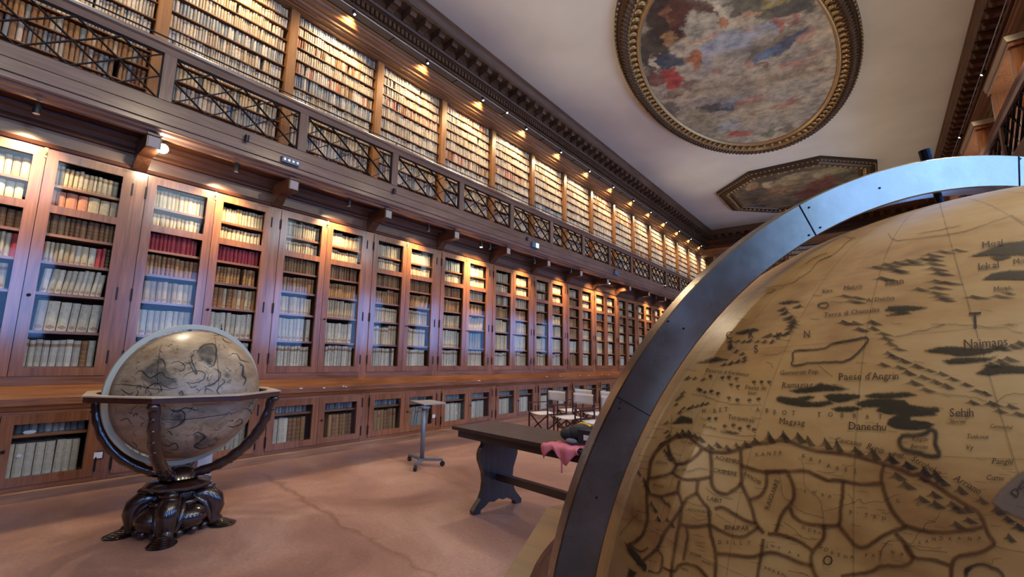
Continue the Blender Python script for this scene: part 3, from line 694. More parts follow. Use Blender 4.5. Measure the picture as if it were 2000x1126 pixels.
cap_me = MB().box(0.541, -0.055, 3.825, 0.548, 0.055, 3.95).mesh('end_block', plain('pale_end_grain', (0.42, 0.34, 0.30), 0.5))
GW = P-0.13                                   # lattice opening
def lattice(x, yc, par, flip=1):
    fr = MB()
    for a in (-GW/2, GW/2): fr.box(x-0.008, a-0.010, 4.405, x+0.008, a+0.010, 4.975)
    for z in (4.412, 4.968): fr.box(x-0.007, -GW/2, z-0.007, x+0.007, GW/2, z+0.007)
    return fr
lat_me = lattice(0.58, 0, None).mesh('railing_panel', IRON)
bars = []
for sgn in (1, -1):
    for k in range(-1, 4):
        # runs half the panel width over the full height
        t0, t1 = 0.0, 1.0
        u0 = 0.25*k; u1 = u0+0.5
        if u0 < 0: t0 = -u0/0.5
        if u1 > 1: t1 = (1-u0)/0.5
        a = ((u0+0.5*t0)-0.5)*GW; b = ((u0+0.5*t1)-0.5)*GW
        za = 4.972-0.564*t0; zb = 4.972-0.564*t1
        a, b = a*sgn, b*sgn
        bars.append(MB().bar((0.576 if sgn > 0 else 0.586, a, za), (0.576 if sgn > 0 else 0.586, b, zb), 0.010, 0.032, (1, 0, 0)).mesh('lattice_bar', IRON))
for n in range(-2, 16):
    kid('post', post_me, gal, (0, yb(n), 0)); kid('rod_support', rods, gal, (0.60, yb(n), 0))
    bk = kid('bracket', br_me, gal, (0, yb(n)-0.03, 0)); kid('end_block', cap_me, bk)
    if n < 15:
        lp = kid('railing_panel', lat_me, gal, (0, yb(n)+P/2, 0))
        for bm_ in bars: kid('lattice_bar', bm_, lp)

# upper bookcases behind the gallery
dv_me = MB().box(-0.40, -0.068, 4.34, 0.012, 0.068, 7.0).mesh('divider', UV_)
us_me = MB().box(-0.38, 0.0, 0.004, -0.045, P-0.136, 0.020).mesh('shelf', UH)
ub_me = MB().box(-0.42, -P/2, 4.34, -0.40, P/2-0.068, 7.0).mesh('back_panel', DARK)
ucor_me = MB().box(-0.05, -P/2+0.068, 6.99, 0.005, P/2-0.068, 7.005).mesh('head_rail', UH)
for n in range(-2, 15):
    t = thing('gallery_bookcase', 'open wooden bookcase on the gallery packed with vellum books, %s' % ('%s bay from the left' % ORD[n+2] if n > -2 else 'beyond the left edge'), 'bookcase', (0, yb(n)+P/2, 0), 0, 'open bookcases on the gallery')
    kid('divider', dv_me, t, (0, -P/2, 0)); kid('back_panel', ub_me, t); kid('head_rail', ucor_me, t)
    if n == 14: kid('divider', dv_me, t, (0, P/2, 0))
    for z in UZ[:-1]: kid('shelf', us_me, t, (0, -P/2+0.068, z))
# far-end bookcase wall (glimpsed above the meridian ring)
t = thing('end_bookcase', 'wooden bookcase on the far end wall', 'bookcase', (4.6, 25.1, 0))
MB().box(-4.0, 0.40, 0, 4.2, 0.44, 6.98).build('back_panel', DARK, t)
for k in range(6): MB().box(-4.07+1.62*k, 0.0, 0, -3.93+1.62*k, 0.40, 6.98).build('divider', UV_, t)
for z in [0.10, 0.61, 1.12]+[q[0]-0.03 for q in ROWS[1:]]+[3.56]: MB().box(-4.0, 0.03, z, 4.1, 0.39, z+0.028).build('shelf', WH, t)
for z in UZ[:-1]: MB().box(-4.0, 0.04, z+0.004, 4.1, 0.39, z+0.02).build('shelf', UH, t)
MB().box(-4.0, -0.55, 4.06, 4.1, 0.0, 4.40).build('gallery_deck', GH, t)
MB().box(-4.0, -0.58, 4.97, 4.1, -0.52, 5.12).build('handrail', GH, t)
for k in range(6): MB().box(-4.06+1.62*k, -0.575, 4.40, -3.94+1.62*k, -0.525, 4.97).build('post', GV, t)
MB().box(-4.0, -0.02, 0.0, 4.1, 0.0, 0.2).build('plinth', WH, t); MB().box(-4.0, -0.10, 0.88, 4.1, 0.0, 1.1).build('ledge', WH, t)
MB().box(-4.0, -0.02, 3.6, 4.1, 0.0, 4.06).build('frieze', WH, t)

# ------------------------------------------------------------------ lamps
def pendant(px, py, label, on, big=False, X=0.42):
    p = onX(px, py, X); z = p[2]
    t = thing('pendant_spotlight', label, 'lamp', (p[0], p[1], z), 0, 'pendant spotlights under the gallery')
    MB().tube([(0, 0, 0.05), (0, 0, 4.05-z)], 0.006, 6).build('cord', BLACK, t)
    tilt = -0.25 if not on else 0.0
    c = MB().lathe([(0.018, 0.075), (0.032, 0.055), (0.032, -0.035), (0.030, -0.037)], 14); autosmooth(c.build('housing', BLACK, t), 40)
    MB().lathe([(0.027, -0.037), (0.027, -0.041)], 14).build('lens', LENS_BIG if big else (LENS if on else LENS_OFF), t)
    return p
PEND = [(72, 215, 0), (462, 330, 0), (682, 398, 0), (837, 447, 0), (940, 479, 1), (957, 483, 0), (1044, 511, 0), (1115, 529, 0), (1173, 540, 0), (1190, 551, 1), (1220, 553, 0)]
for i, (px, py, on) in enumerate(PEND):
    p = pendant(px, py, 'small black %s spotlight under the gallery, %s hanging from the left' % ('lit' if on else 'unlit', ORD[i+1 if i == 0 else i+2]), on)
    light('SPOT', 'pendant_beam', (p[0], p[1], p[2]-0.06), (-0.25, p[1], 2.95), 140, WARM, spot_size=math.radians(94), spot_blend=1.0, shadow_soft_size=0.04)
for k, n in enumerate((9, 10, 11, 12, 13)):          # the row goes on behind the bronze ring
    yy = yb(n)+0.57*P; q = pix((0.42, yy, 3.88))
    p = pendant(q[0], q[1], 'small black unlit spotlight under the gallery, %s hanging from the left' % ORD[13+k], 0)
    light('SPOT', 'pendant_beam', (p[0], p[1], p[2]-0.06), (-0.25, p[1], 3.0), 150, WARM, spot_size=math.radians(94), spot_blend=1.0, shadow_soft_size=0.04)
# the dazzling one, turned to the camera
p = onX(318, 290, 0.42)
t = thing('pendant_spotlight', 'dazzling lit spotlight under the gallery above the star globe', 'lamp', tuple(p), 0, 'pendant spotlights under the gallery')
MB().tube([(0, 0, 0.03), (0, 0, 4.05-p[2])], 0.006, 6).build('cord', BLACK, t)
aim = (CAM-p); aim[2] -= 0.4; aim /= np.linalg.norm(aim)
h = MB().tube([-aim*0.10, -aim*0.02, aim*0.0], [0.035, 0.055, 0.060], 16); autosmooth(h.build('housing', BLACK, t), 40)
MB().tube([aim*0.0005, aim*0.004], [0.056, 0.056], 16).build('lens', LENS_BIG, t)
light('SPOT', 'dazzling_beam', tuple(p+aim*0.02), tuple(p+aim*3), 60, (1, .85, .6), spot_size=math.radians(120), spot_blend=0.8, shadow_soft_size=0.05)
light('POINT', 'dazzling_spill', tuple(p+np.array([0.02, -0.0, -0.10])), (0, 0, 0), 16, (1, .85, .6), shadow_soft_size=0.05)
# track rod and spots over the gallery bookcases
trk = thing('lamp_track', 'thin metal lamp track running along under the ceiling cornice', 'lamp track', (0, 0, 0))
MB().tube([(0.40, YA, 7.335), (0.40, YZ, 7.335)], 0.012, 8).build('rail', CHROME, trk)
tsup = MB().tube([(-0.2, 0, 7.36), (0.40, 0, 7.34)], 0.008, 6).mesh('arm', IRON)
for n in range(-2, 16): kid('arm', tsup, trk, (0, yb(n), 0))
hd = MB().lathe([(0.012, 0.07), (0.030, 0.05), (0.030, -0.03)], 12).mesh('housing', BLACK, True)
hl = MB().lathe([(0.018, -0.030), (0.018, -0.034)], 12).mesh('lens', LENS)
for n in range(-2, 15):
    y = yb(n)+P*0.48
    t = thing('track_spotlight', 'tiny lit spotlight on the cornice track, %s' % ('%s from the left' % ORD[n+2] if n > -2 else 'beyond the left edge'), 'lamp', (0.40, y, 7.265), 0, 'track spotlights over the gallery bookcases')
    t.rotation_euler = (0, -0.25, 0)
    kid('housing', hd, t); kid('lens', hl, t)
    light('SPOT', 'track_beam', (0.42, y, 7.20), (-0.05, y-0.1, 6.2), 115, WARM, spot_size=math.radians(125), spot_blend=0.75, shadow_soft_size=0.03)
trk = thing('lamp_track', 'thin metal lamp track below the opposite ceiling cornice', 'lamp track', (0, 0, 0))
MB().tube([(9.05, YA, 7.335), (9.05, YZ, 7.335)], 0.012, 8).build('rail', CHROME, trk)
ROOML = (1.0, 0.80, 0.55)
def roomspot(loc, target, label, e):
    t = thing('room_spotlight', label, 'lamp', loc, 0, 'track spotlights turned into the room')
    dv = Vector(target)-Vector(loc); t.rotation_euler = (-dv).to_track_quat('Z', 'Y').to_euler()
    kid('housing', hd, t); kid('lens', hl, t)
    dv.normalize(); light('SPOT', 'room_beam', tuple(Vector(loc)+dv*0.05), target, e, ROOML, spot_size=math.radians(115), spot_blend=1.0, shadow_soft_size=0.06)
pz = onX(990, 219, 0.42)
roomspot((pz[0], pz[1], pz[2]), (5.0, pz[1]-2.0, 0.5), 'bright track spotlight turned towards the room, midway along the left cornice', 260)
for k, wy in enumerate(WIN_Y[1:]):
    roomspot((9.05, wy+1.64, 7.27), (3.6, wy+1.9, 0.0), 'lit track spotlight below the right-hand cornice, %s from the camera end' % ORD[k+1], 300)
# little spots and boxes on the fascia
UPL = (1.0, 0.90, 0.76)
for k, yy in enumerate((-2.3, 1.0, 4.3, 7.6, 10.9, 14.1, 17.4, 20.7)):  # unseen uplights, mirrored from the left fascia, added to brighten the ceiling
    o = MB().tube([(0, 0, -0.045), (-0.01, 0, 0.04)], [0.026, 0.028], 12).tube([(0.03, 0, 0), (0, 0, 0)], 0.008, 6).build('fascia_spotlight', BLACK)
    MB().tube([(-0.0102, 0, 0.0405), (-0.0104, 0, 0.042)], 0.024, 12).build('lens', LENS, o)
    o.location = (8.61, yy, 4.36); tag(o, 'added unseen uplight on the opposite gallery fascia, %s from the camera end' % ORD[k+1], 'lamp', 'uplights on the gallery fascia')
    light('SPOT', 'uplight_beam', (8.50, yy, 4.42), (5.6, yy, 8.5), 78, UPL, spot_size=math.radians(125), spot_blend=1.0, shadow_soft_size=0.05)
for i, (px, py) in enumerate(((482, 270), (770, 373), (1030, 466), (1299, 559))):
    p = onX(px, py, 0.64)
    o = MB().tube([(0, -0.0, -0.045), (0.01, 0, 0.04)], [0.026, 0.028], 12).tube([(-0.03, 0, 0), (0, 0, 0)], 0.008, 6).build('fascia_spotlight', BLACK)
    MB().tube([(0.0102, 0, 0.0405), (0.0104, 0, 0.042)], 0.024, 12).build('lens', LENS if i == 3 else LENS_OFF, o)
    light('SPOT', 'uplight_beam', (p[0]+0.10, p[1], p[2]+0.06), (3.8, p[1], 8.5), 120, UPL, spot_size=math.radians(92), spot_blend=1.0, shadow_soft_size=0.05)
    o.location = p; tag(o, 'stubby black uplight on the gallery fascia, %s from the left' % ORD[i+1], 'lamp', 'uplights on the gallery fascia')
GREYBLUE = plain('grey_blue_plastic', (0.10, 0.17, 0.26), 0.4)
p = onX(567, 315.5, 0.613)
t = thing('socket_strip', 'flat blue-grey box with four round sockets on the gallery fascia', 'socket', tuple(p))
MB().box(0, -0.125, -0.04, 0.03, 0.125, 0.04).build('body', GREYBLUE, t)
so = MB().tube([(0.030, 0, 0), (0.034, 0, 0)], 0.018, 12).mesh('socket', CHROME)
for k in range(4): kid('socket', so, t, (0, -0.09+0.06*k, 0.0))
for i, (px, py, lb) in enumerate(((1043, 479, 'small white and blue emergency light on the gallery fascia'), (1202, 533, 'small blue-grey box fixed to the gallery fascia further along'))):
    p = onX(px, py, 0.613); t = thing('emergency_light' if i == 0 else 'fascia_box', lb, 'box', tuple(p))
    MB().box(0, -0.12, -0.06, 0.05, 0.12, 0.06).build('body', GREYBLUE, t)
    if i == 0:
        m, nt, b = newmat('glow_diffuser'); setp(b, col=(0.5, 0.8, 0.9), ecol=(0.45, 0.85, 1.0), emit=2.0)
        MB().box(0.03, 0.02, -0.05, 0.06, 0.118, 0.055).build('diffuser', m, t)
    else: MB().box(0.0, -0.10, 0.06, 0.03, -0.05, 0.11).build('camera_head', BLACK, t)
# switch plates on the base pilasters
for px, py, lb in ((191, 888, 'white switch plate on the base pilaster left of the star globe'), (846, 812, 'white switch plate on the base pilaster beside the wheeled stand')):
    p = onX(px, py, 0.158); t = thing('switch_plate', lb, 'switch', tuple(p))
    MB().box(0, -0.048, -0.042, 0.012, 0.048, 0.042).build('frame', BLACK, t); MB().box(0.012, -0.036, -0.032, 0.018, 0.036, 0.032).build('button', WHITEP, t)
for px, py, lb, sz in ((58, 843, 'torn white paper slip on a base cabinet shelf', (0.05, 0.02)), (37, 890, 'round white sticker on a book spine in a base cabinet', (0.02, 0.018)), (891, 806, 'white sticker on a pale book by the table', (0.025, 0.022))):
    p = onX(px, py, 0.062); o = MB().ball((0, 0, 0), 0.002, sz[0], sz[1], 8, 4).build('paper_slip', WHITEP); o.location = p; tag(o, lb, 'paper')

# ------------------------------------------------------------------ right-hand gallery and window surrounds
gal2 = thing('gallery', 'opposite wooden gallery with crossed iron railing at the right edge', 'gallery', (9.25, 0, 0), PI)
y0, y1 = -(yb(15)), -(yb(-3))
extrude_y('fascia', [(0.45, 4.06), (0.60, 4.06), (0.612, 4.262), (0.612, 4.395), (0.60, 4.405), (0.45, 4.35)][::-1], GH, y0, y1, gal2)
MB().box(-0.65, y0, 4.30, 0.52, y1, 4.34).build('deck', WH, gal2)
extrude_y('handrail', [(0.545, 4.975), (0.620, 4.975), (0.622, 5.055), (0.650, 5.10), (0.640, 5.118), (0.53, 5.118), (0.52, 5.10), (0.545, 5.055)][::-1], GH, y0, y1, gal2)
for n in range(3, 16):
    kid('post', post_me, gal2, (0, -yb(n), 0))
    if n < 15:
        lp = kid('railing_panel', lat_me, gal2, (0, -yb(n)-P/2, 0))
        for bm_ in bars: kid('lattice_bar', bm_, lp)
t2 = thing('gallery_bookcase', 'dark wooden bookcase on the opposite gallery at the right edge', 'bookcase', (9.51, 0, 0))
for n in range(3, 15):
    MB().box(0.0, yb(n)-0.068, 4.34, 0.36, yb(n)+0.068, 7.0).build('divider', UV_, t2)
for k, wy in enumerate(WIN_Y[2:]):
    pass
edges = [yb(3)]
for wy in WIN_Y:
    if yb(3) < wy < yb(14)+1: edges += [wy-0.9, wy+0.9]
edges.append(yb(15))
for q, z in enumerate(UZ[:-1]):
    for i in range(0, len(edges), 2):
        if edges[i+1] > edges[i]: MB().box(0.0, edges[i], z, 0.36, edges[i+1], z+0.022).build('shelf', UH, t2)
CREAMP = plain('cream_paint', (0.55, 0.50, 0.40), 0.5)
k = 0
for wy in WIN_Y:
    if wy < 6: continue
    k += 1
    t = thing('window_surround', 'projecting wooden window surround with cream top on the opposite gallery, %s from the camera' % ORD[k], 'window surround', (9.89, wy, 0), 0, 'window surrounds on the opposite gallery')
    for sg in (-1, 1): MB().box(-0.92, sg*0.80-0.05, 4.4, -0.02, sg*0.80+0.05, 6.42).build('jamb', WV, t)
    MB().box(-0.95, -0.88, 6.42, -0.02, 0.88, 6.50).build('head', WV, t)
    m = MB(); m.prism([(-0.0, 6.50), (-0.96, 6.50), (-0.98, 6.55), (-0.99, 6.60), (0, 6.60)], lambda u, v, t_: (u, t_, v), -0.90, 0.90); m.build('cream_crown', CREAMP, t)
    light('SPOT', 'surround_glow', (9.0, wy, 6.3), (9.9, wy, 5.2), 20, (1.0, 0.55, 0.2), spot_size=math.radians(110), spot_blend=0.8)

# ------------------------------------------------------------------ ceiling paintings
def lin(r, g, b): return tuple(((c/255)/12.92 if c/255 < 0.04045 else ((c/255+0.055)/1.055)**2.4) for c in (r, g, b))
def painting_mat(name, base, blobs, Z, zoom, nscale=1.3, gain=0.98):
    """soft painted masses in the given places; zoom=(x0,y0,scale) of the sketch the positions were read from"""
    m, nt, b = newmat(name); tc = nd(nt, 'ShaderNodeTexCoord')
    def noise(sc, det=6):
        n = nd(nt, 'ShaderNodeTexNoise'); n.inputs['Scale'].default_value = sc; n.inputs['Detail'].default_value = det; n.inputs['Roughness'].default_value = 0.62
        nt.links.new(tc.outputs['Object'], n.inputs[0]); return n
    n0 = noise(0.8); col = ramp(nt, n0.outputs[0], base)
    nv = noise(nscale*2.0, 9)
    off = nd(nt, 'ShaderNodeVectorMath', operation='MULTIPLY_ADD'); sub = nd(nt, 'ShaderNodeVectorMath', operation='SUBTRACT')
    nt.links.new(nv.outputs['Color'], sub.inputs[0]); sub.inputs[1].default_value = (0.5, 0.5, 0.5)
    nt.links.new(sub.outputs[0], off.inputs[0]); off.inputs[1].default_value = (0.95, 0.95, 0.0); nt.links.new(tc.outputs['Object'], off.inputs[2])
    for cx, cy, rx, ry, ang, c, st in blobs:
        px, py = zoom[0]+cx/zoom[2], zoom[1]+cy/zoom[2]; a = math.radians(ang)
        ux, uy = math.cos(a)*rx/zoom[2], -math.sin(a)*rx/zoom[2]; vx, vy = math.sin(a)*ry/zoom[2], math.cos(a)*ry/zoom[2]
        o = onZ(px, py, Z); U = onZ(px+ux, py+uy, Z)-o; V = onZ(px+vx, py+vy, Z)-o
        A = np.linalg.inv(np.array([[U[0], V[0]], [U[1], V[1]]]))
        s = nd(nt, 'ShaderNodeVectorMath', operation='SUBTRACT'); nt.links.new(off.outputs[0], s.inputs[0]); s.inputs[1].default_value = (o[0], o[1], 0)
        d1 = nd(nt, 'ShaderNodeVectorMath', operation='DOT_PRODUCT'); nt.links.new(s.outputs[0], d1.inputs[0]); d1.inputs[1].default_value = (A[0, 0], A[0, 1], 0)
        d2 = nd(nt, 'ShaderNodeVectorMath', operation='DOT_PRODUCT'); nt.links.new(s.outputs[0], d2.inputs[0]); d2.inputs[1].default_value = (A[1, 0], A[1, 1], 0)
        q = math_(nt, 'ADD', math_(nt, 'MULTIPLY', d1.outputs['Value'], d1.outputs['Value']), math_(nt, 'MULTIPLY', d2.outputs['Value'], d2.outputs['Value']))
        mr = nd(nt, 'ShaderNodeMapRange', interpolation_type='SMOOTHSTEP'); nt.links.new(q, mr.inputs[0]); mr.inputs[1].default_value = 0.5; mr.inputs[2].default_value = 1.25; mr.inputs[3].default_value = st; mr.inputs[4].default_value = 0.0
        col = mixc(nt, mr.outputs[0], col, lin(*c))
    nf = noise(4.5, 10); col = mixc(nt, 0.55, col, ramp(nt, nf.outputs[0], [(0.34, (0.22, 0.20, 0.18)), (0.5, (0.92, 0.88, 0.80)), (0.64, (1.6, 1.5, 1.32))]), 'MULTIPLY')
    hs = nd(nt, 'ShaderNodeHueSaturation'); hs.inputs['Saturation'].default_value = 0.95; nt.links.new(col, hs.inputs['Color'])
    g = nd(nt, 'ShaderNodeVectorMath', operation='SCALE'); nt.links.new(hs.outputs[0], g.inputs[0]); g.inputs['Scale'].default_value = gain
    nt.links.new(g.outputs[0], b.inputs['Base Color']); setp(b, rough=0.6)
    return m
OB = [(420, 120, 190, 190, 30, (52, 38, 30), .95), (330, 360, 110, 140, 0, (48, 40, 38), .9), (560, 60, 200, 80, -20, (92, 58, 44), .85), (980, 60, 200, 70, -10, (92, 92, 70), .8), (1290, 50, 180, 70, 10, (66, 66, 60), .85),
      (1120, 30, 100, 30, 0, (165, 150, 80), .7), (430, 420, 120, 55, 20, (62, 74, 92), .9), (340, 440, 28, 70, 25, (190, 180, 150), .8), (440, 110, 40, 80, 30, (150, 100, 62), .7), (440, 270, 45, 55, 0, (170, 125, 75), .8),
      (520, 140, 70, 110, -10, (95, 55, 42), .8), (680, 170, 120, 60, -35, (182, 175, 150), .9), (760, 90, 90, 35, -50, (205, 198, 165), .85), (600, 220, 60, 40, -20, (160, 158, 138), .8), (640, 270, 80, 18, 25, (185, 130, 100), .8),
      (600, 410, 75, 55, 10, (165, 98, 52), .9), (700, 370, 40, 35, 60, (190, 130, 60), .85), (460, 545, 80, 75, 10, (165, 58, 48), .95), (340, 530, 60, 50, 0, (110, 48, 42), .8), (560, 590, 40, 22, 0, (120, 70, 52), .8),
      (450, 640, 60, 25, 20, (105, 76, 58), .7), (740, 470, 45, 14, -30, (165, 120, 95), .8), (750, 240, 26, 20, 0, (195, 130, 98), .9), (810, 170, 35, 45, 0, (180, 118, 78), .85), (960, 215, 38, 24, 0, (190, 130, 105), .85),
      (1000, 110, 70, 22, 20, (205, 165, 125), .85), (860, 210, 30, 60, -30, (200, 195, 165), .75), (840, 290, 230, 60, 15, (160, 168, 178), .8), (700, 380, 60, 80, 20, (150, 160, 172), .55), (1110, 190, 60, 40, 0, (165, 178, 195), .7),
      (1180, 170, 50, 45, 20, (178, 105, 82), .8), (1290, 130, 55, 24, 0, (172, 112, 88), .8), (1120, 310, 260, 40, 32, (128, 115, 95), .85), (1230, 290, 160, 38, 40, (72, 82, 102), .9), (1080, 370, 130, 20, 35, (100, 125, 150), .9),
      (1340, 240, 60, 40, 45, (175, 130, 112), .8), (1050, 440, 55, 18, 0, (130, 95, 78), .8), (970, 440, 50, 25, -20, (175, 130, 105), .7), (1250, 440, 90, 22, 15, (185, 130, 110), .75),
      (1440, 360, 70, 22, 20, (165, 128, 108), .7), (1340, 440, 130, 22, 22, (150, 118, 92), .6), (1460, 480, 30, 18, 0, (170, 110, 90), .7), (1200, 520, 260, 26, 12, (165, 135, 100), .5), (800, 590, 420, 50, 6, (165, 148, 118), .6),
      (780, 720, 170, 26, 8, (72, 74, 78), .9), (640, 745, 50, 18, -10, (58, 60, 66), .9), (860, 690, 90, 22, 14, (130, 150, 165), .75), (960, 690, 90, 20, 15, (190, 145, 115), .8), (1050, 660, 60, 24, 20, (165, 125, 100), .7),
      (1210, 620, 160, 20, 14, (175, 170, 150), .7), (1200, 710, 100, 26, 20, (200, 105, 85), .8), (1020, 740, 60, 16, 10, (195, 155, 115), .7), (970, 795, 50, 14, 12, (185, 95, 70), .75), (1080, 770, 300, 70, 8, (190, 178, 140), .5),
      (680, 830, 150, 70, -25, (152, 148, 112), .7), (560, 790, 60, 35, -30, (165, 158, 130), .7), (830, 850, 80, 40, 20, (165, 178, 180), .6), (910, 895, 95, 26, 10, (190, 90, 66), .85), (1110, 890, 45, 22, 15, (105, 115, 75), .75),
      (1230, 860, 70, 26, 15, (98, 88, 62), .7), (440, 740, 70, 40, -40, (96, 88, 72), .7)]
OVAL_M = painting_mat('oval_ceiling_painting', [(0.32, lin(140, 136, 128)), (0.5, lin(178, 168, 144)), (0.68, lin(200, 184, 148))], OB, 8.37, (1180, 0, 3.4127))
OX, OY = 4.83, 11.585
ov = thing('oval_painting', 'large oval ceiling painting in a carved gilt frame', 'painting', (OX, OY, 8.5))
GILT = wood('carved_gilt', 1, (0.045, 0.020, 0.007), (0.11, 0.055, 0.018), (0.24, 0.14, 0.05), 0.38, 0.1, 2.0, 0.4)
GILTL = plain('bright_gilt', (0.50, 0.33, 0.14), 0.35, 0.6)
GILTD = plain('dark_bronze_gilt', (0.060, 0.034, 0.018), 0.45, 0.3)
def el(s, t): return (2.42-0.47*s)*math.cos(t), (4.87-0.86*s)*math.sin(t)
N = 144
fp = [(0.0, 0.0), (0.0, -0.09), (0.04, -0.12), (0.09, -0.12), (0.12, -0.10), (0.15, -0.105), (0.20, -0.145), (0.27, -0.215), (0.36, -0.235), (0.43, -0.215), (0.46, -0.19), (0.50, -0.20), (0.55, -0.19), (0.57, -0.13), (0.80, -0.10), (0.83, -0.13), (0.86, -0.155), (0.91, -0.16), (0.95, -0.14), (1.0, -0.12), (1.0, -0.09)]
def ring_mesh(a, b, mat, name):
    m = MB(); pp = fp[a:b+1]; n = len(pp)
    for k in range(N):
        t = 2*PI*k/N
        for s_, z in pp: x, y_ = el(s_, t); m.v.append((x, y_, z))
    for k in range(N):
        k2 = (k+1) % N
        for i in range(n-1): m.f.append((k*n+i, k2*n+i, k2*n+i+1, k*n+i+1))
    return autosmooth(m.build(name, mat, ov), 30)
ring_mesh(0, 5, GILTD, 'frame_edge'); ring_mesh(5, 10, GILT, 'frame_torus'); ring_mesh(10, 13, GILTL, 'frame_fillet'); ring_mesh(13, 14, GILT, 'frame_cove'); ring_mesh(14, 20, GILTL, 'frame_inner_edge')
m = MB(); m.v.append((0, 0, -0.095)); m.v += [(*el(1.0, 2*PI*k/N), -0.095) for k in range(N)]
m.f = [(0, 1+(k+1) % N, 1+k) for k in range(N)]
cv = m.build('canvas', OVAL_M, ov); cv.location = (-OX, -OY, 0); 
for v in cv.data.vertices: v.co.x += OX; v.co.y += OY
def ell_positions(s, step):
    """equal steps along the ellipse"""
    ts = np.linspace(0, 2*PI, 4001); xy = np.array([el(s, t) for t in ts]); L = np.r_[0, np.cumsum(np.linalg.norm(np.diff(xy, axis=0), axis=1))]
    n = int(L[-1]/step); return [float(np.interp(L[-1]*k/n, L, ts)) for k in range(n)]
leaf = MB().ball((0, 0, 0), 0.085, 0.05, 0.035, 8, 5).ball((0.05, 0, -0.025), 0.03, 0.045, 0.03, 8, 5).ball((-0.04, 0.0, -0.02), 0.045, 0.022, 0.03, 8, 5).mesh('leaf_ornament', GILTL, True)
for t in ell_positions(0.68, 0.215):
    x, y_ = el(0.68, t); o = kid('leaf_ornament', leaf, ov, (x, y_, -0.135)); o.rotation_euler = (0, 0, math.atan2(y_/16, x/4))
bd = MB()
for t in ell_positions(0.03, 0.14): x, y_ = el(0.03, t); bd.ball((x, y_, -0.115), 0.028, 0.028, 0.028, 6, 4)
tag(bd.build('bead_row', GILTL, ov, True), kind='stuff')
sc_ = MB()
for t in ell_positions(0.35, 0.12):
    x, y_ = el(0.35, t); a = math.atan2(y_/16, x/4); rot = np.array([[math.cos(a), -math.sin(a), 0], [math.sin(a), math.cos(a), 0], [0, 0, 1]])
    sc_.ball((x, y_, -0.205), 0.105, 0.040, 0.050, 8, 5, rot)
tag(sc_.build('scalloped_moulding', GILTD, ov, True), kind='stuff')

# octagonal painting further down the ceiling
oc = thing('octagonal_painting', 'octagonal ceiling painting in a dark carved frame', 'painting', (4.83, 20.85, 8.5))
HX, HY, CT = 2.64, 2.78, 1.52
def octp(ins):
    hx, hy, c = HX-ins, HY-ins, CT-ins*0.586
    return [(-hx, -hy+c), (-hx+c, -hy), (hx-c, -hy), (hx, -hy+c), (hx, hy-c), (hx-c, hy), (-hx+c, hy), (-hx, hy-c)]
def oct_ring(prof, mat, name):
    m = MB(); n = len(prof)
    for k in range(8):
        for ins, z in prof: x, y_ = octp(ins)[k]; m.v.append((x, y_, z))
    for k in range(8):
        k2 = (k+1) % 8
        for i in range(n-1): m.f.append((k*n+i, k*n+i+1, k2*n+i+1, k2*n+i)[::-1])
    return m.build(name, mat, oc)
oct_ring([(0, 0), (0, -0.10), (0.03, -0.13), (0.07, -0.13), (0.10, -0.11)], GILTD, 'frame_edge')
oct_ring([(0.10, -0.11), (0.13, -0.16), (0.20, -0.20), (0.24, -0.20)], GILTD, 'frame_torus')
oct_ring([(0.24, -0.20), (0.27, -0.20), (0.28, -0.15)], GILT, 'frame_fillet'); oct_ring([(0.28, -0.15), (0.45, -0.11)], GILTD, 'frame_cove')
oct_ring([(0.45, -0.11), (0.47, -0.14), (0.51, -0.14), (0.54, -0.10), (0.54, -0.08)], GILT, 'frame_inner_edge')
OCB = [(820, 430, 200, 70, 25, (150, 118, 78), .8), (900, 330, 180, 40, 22, (165, 148, 105), .8), (700, 390, 60, 40, 10, (190, 165, 120), .8), (1260, 270, 180, 50, 15, (160, 148, 105), .9), (1380, 300, 140, 40, 0, (105, 98, 66), .7),
       (1180, 380, 190, 60, 20, (118, 62, 44), .8), (1060, 460, 130, 40, 15, (110, 58, 42), .8), (600, 470, 140, 40, 10, (98, 86, 66), .8), (780, 500, 150, 40, 5, (120, 104, 78), .7), (560, 400, 60, 30, 30, (175, 140, 95), .7), (1000, 250, 200, 24, 12, (70, 66, 50), .7)]
OCT_M = painting_mat('octagonal_ceiling_painting', [(0.35, lin(72, 64, 50)), (0.5, lin(112, 98, 74)), (0.66, lin(140, 120, 88))], OCB, 8.4, (1350, 280, 4.6925), 1.0, 1.1)
m = MB(); m.v = [(x+4.83, y_+20.85, -0.085) for x, y_ in octp(0.54)]; m.f = [tuple(range(8))[::-1]]
cv = m.build('canvas', OCT_M, oc); cv.location = (-4.83, -20.85, 0)
ps = octp(0.365); lf2 = MB().ball((0, 0, 0), 0.075, 0.04, 0.035, 8, 5).ball((0.04, 0, -0.02), 0.03, 0.04, 0.03, 8, 5).mesh('leaf_ornament', GILTL, True)
bd = MB(); pe = octp(0.05)
for k in range(8):
    a, b = np.array(ps[k]), np.array(ps[(k+1) % 8]); L = np.linalg.norm(b-a); n = int(L/0.2)
    for i in range(n):
        q = a+(b-a)*(i+0.5)/n; o = kid('leaf_ornament', lf2, oc, (q[0], q[1], -0.15)); o.rotation_euler = (0, 0, math.atan2(b[1]-a[1], b[0]-a[0])+PI/2)
    a, b = np.array(pe[k]), np.array(pe[(k+1) % 8]); L = np.linalg.norm(b-a); n = int(L/0.14)
    for i in range(n): q = a+(b-a)*(i+0.5)/n; bd.ball((q[0], q[1], -0.125), 0.03, 0.03, 0.03, 6, 4)
tag(bd.build('bead_row', GILTL, oc, True), kind='stuff')

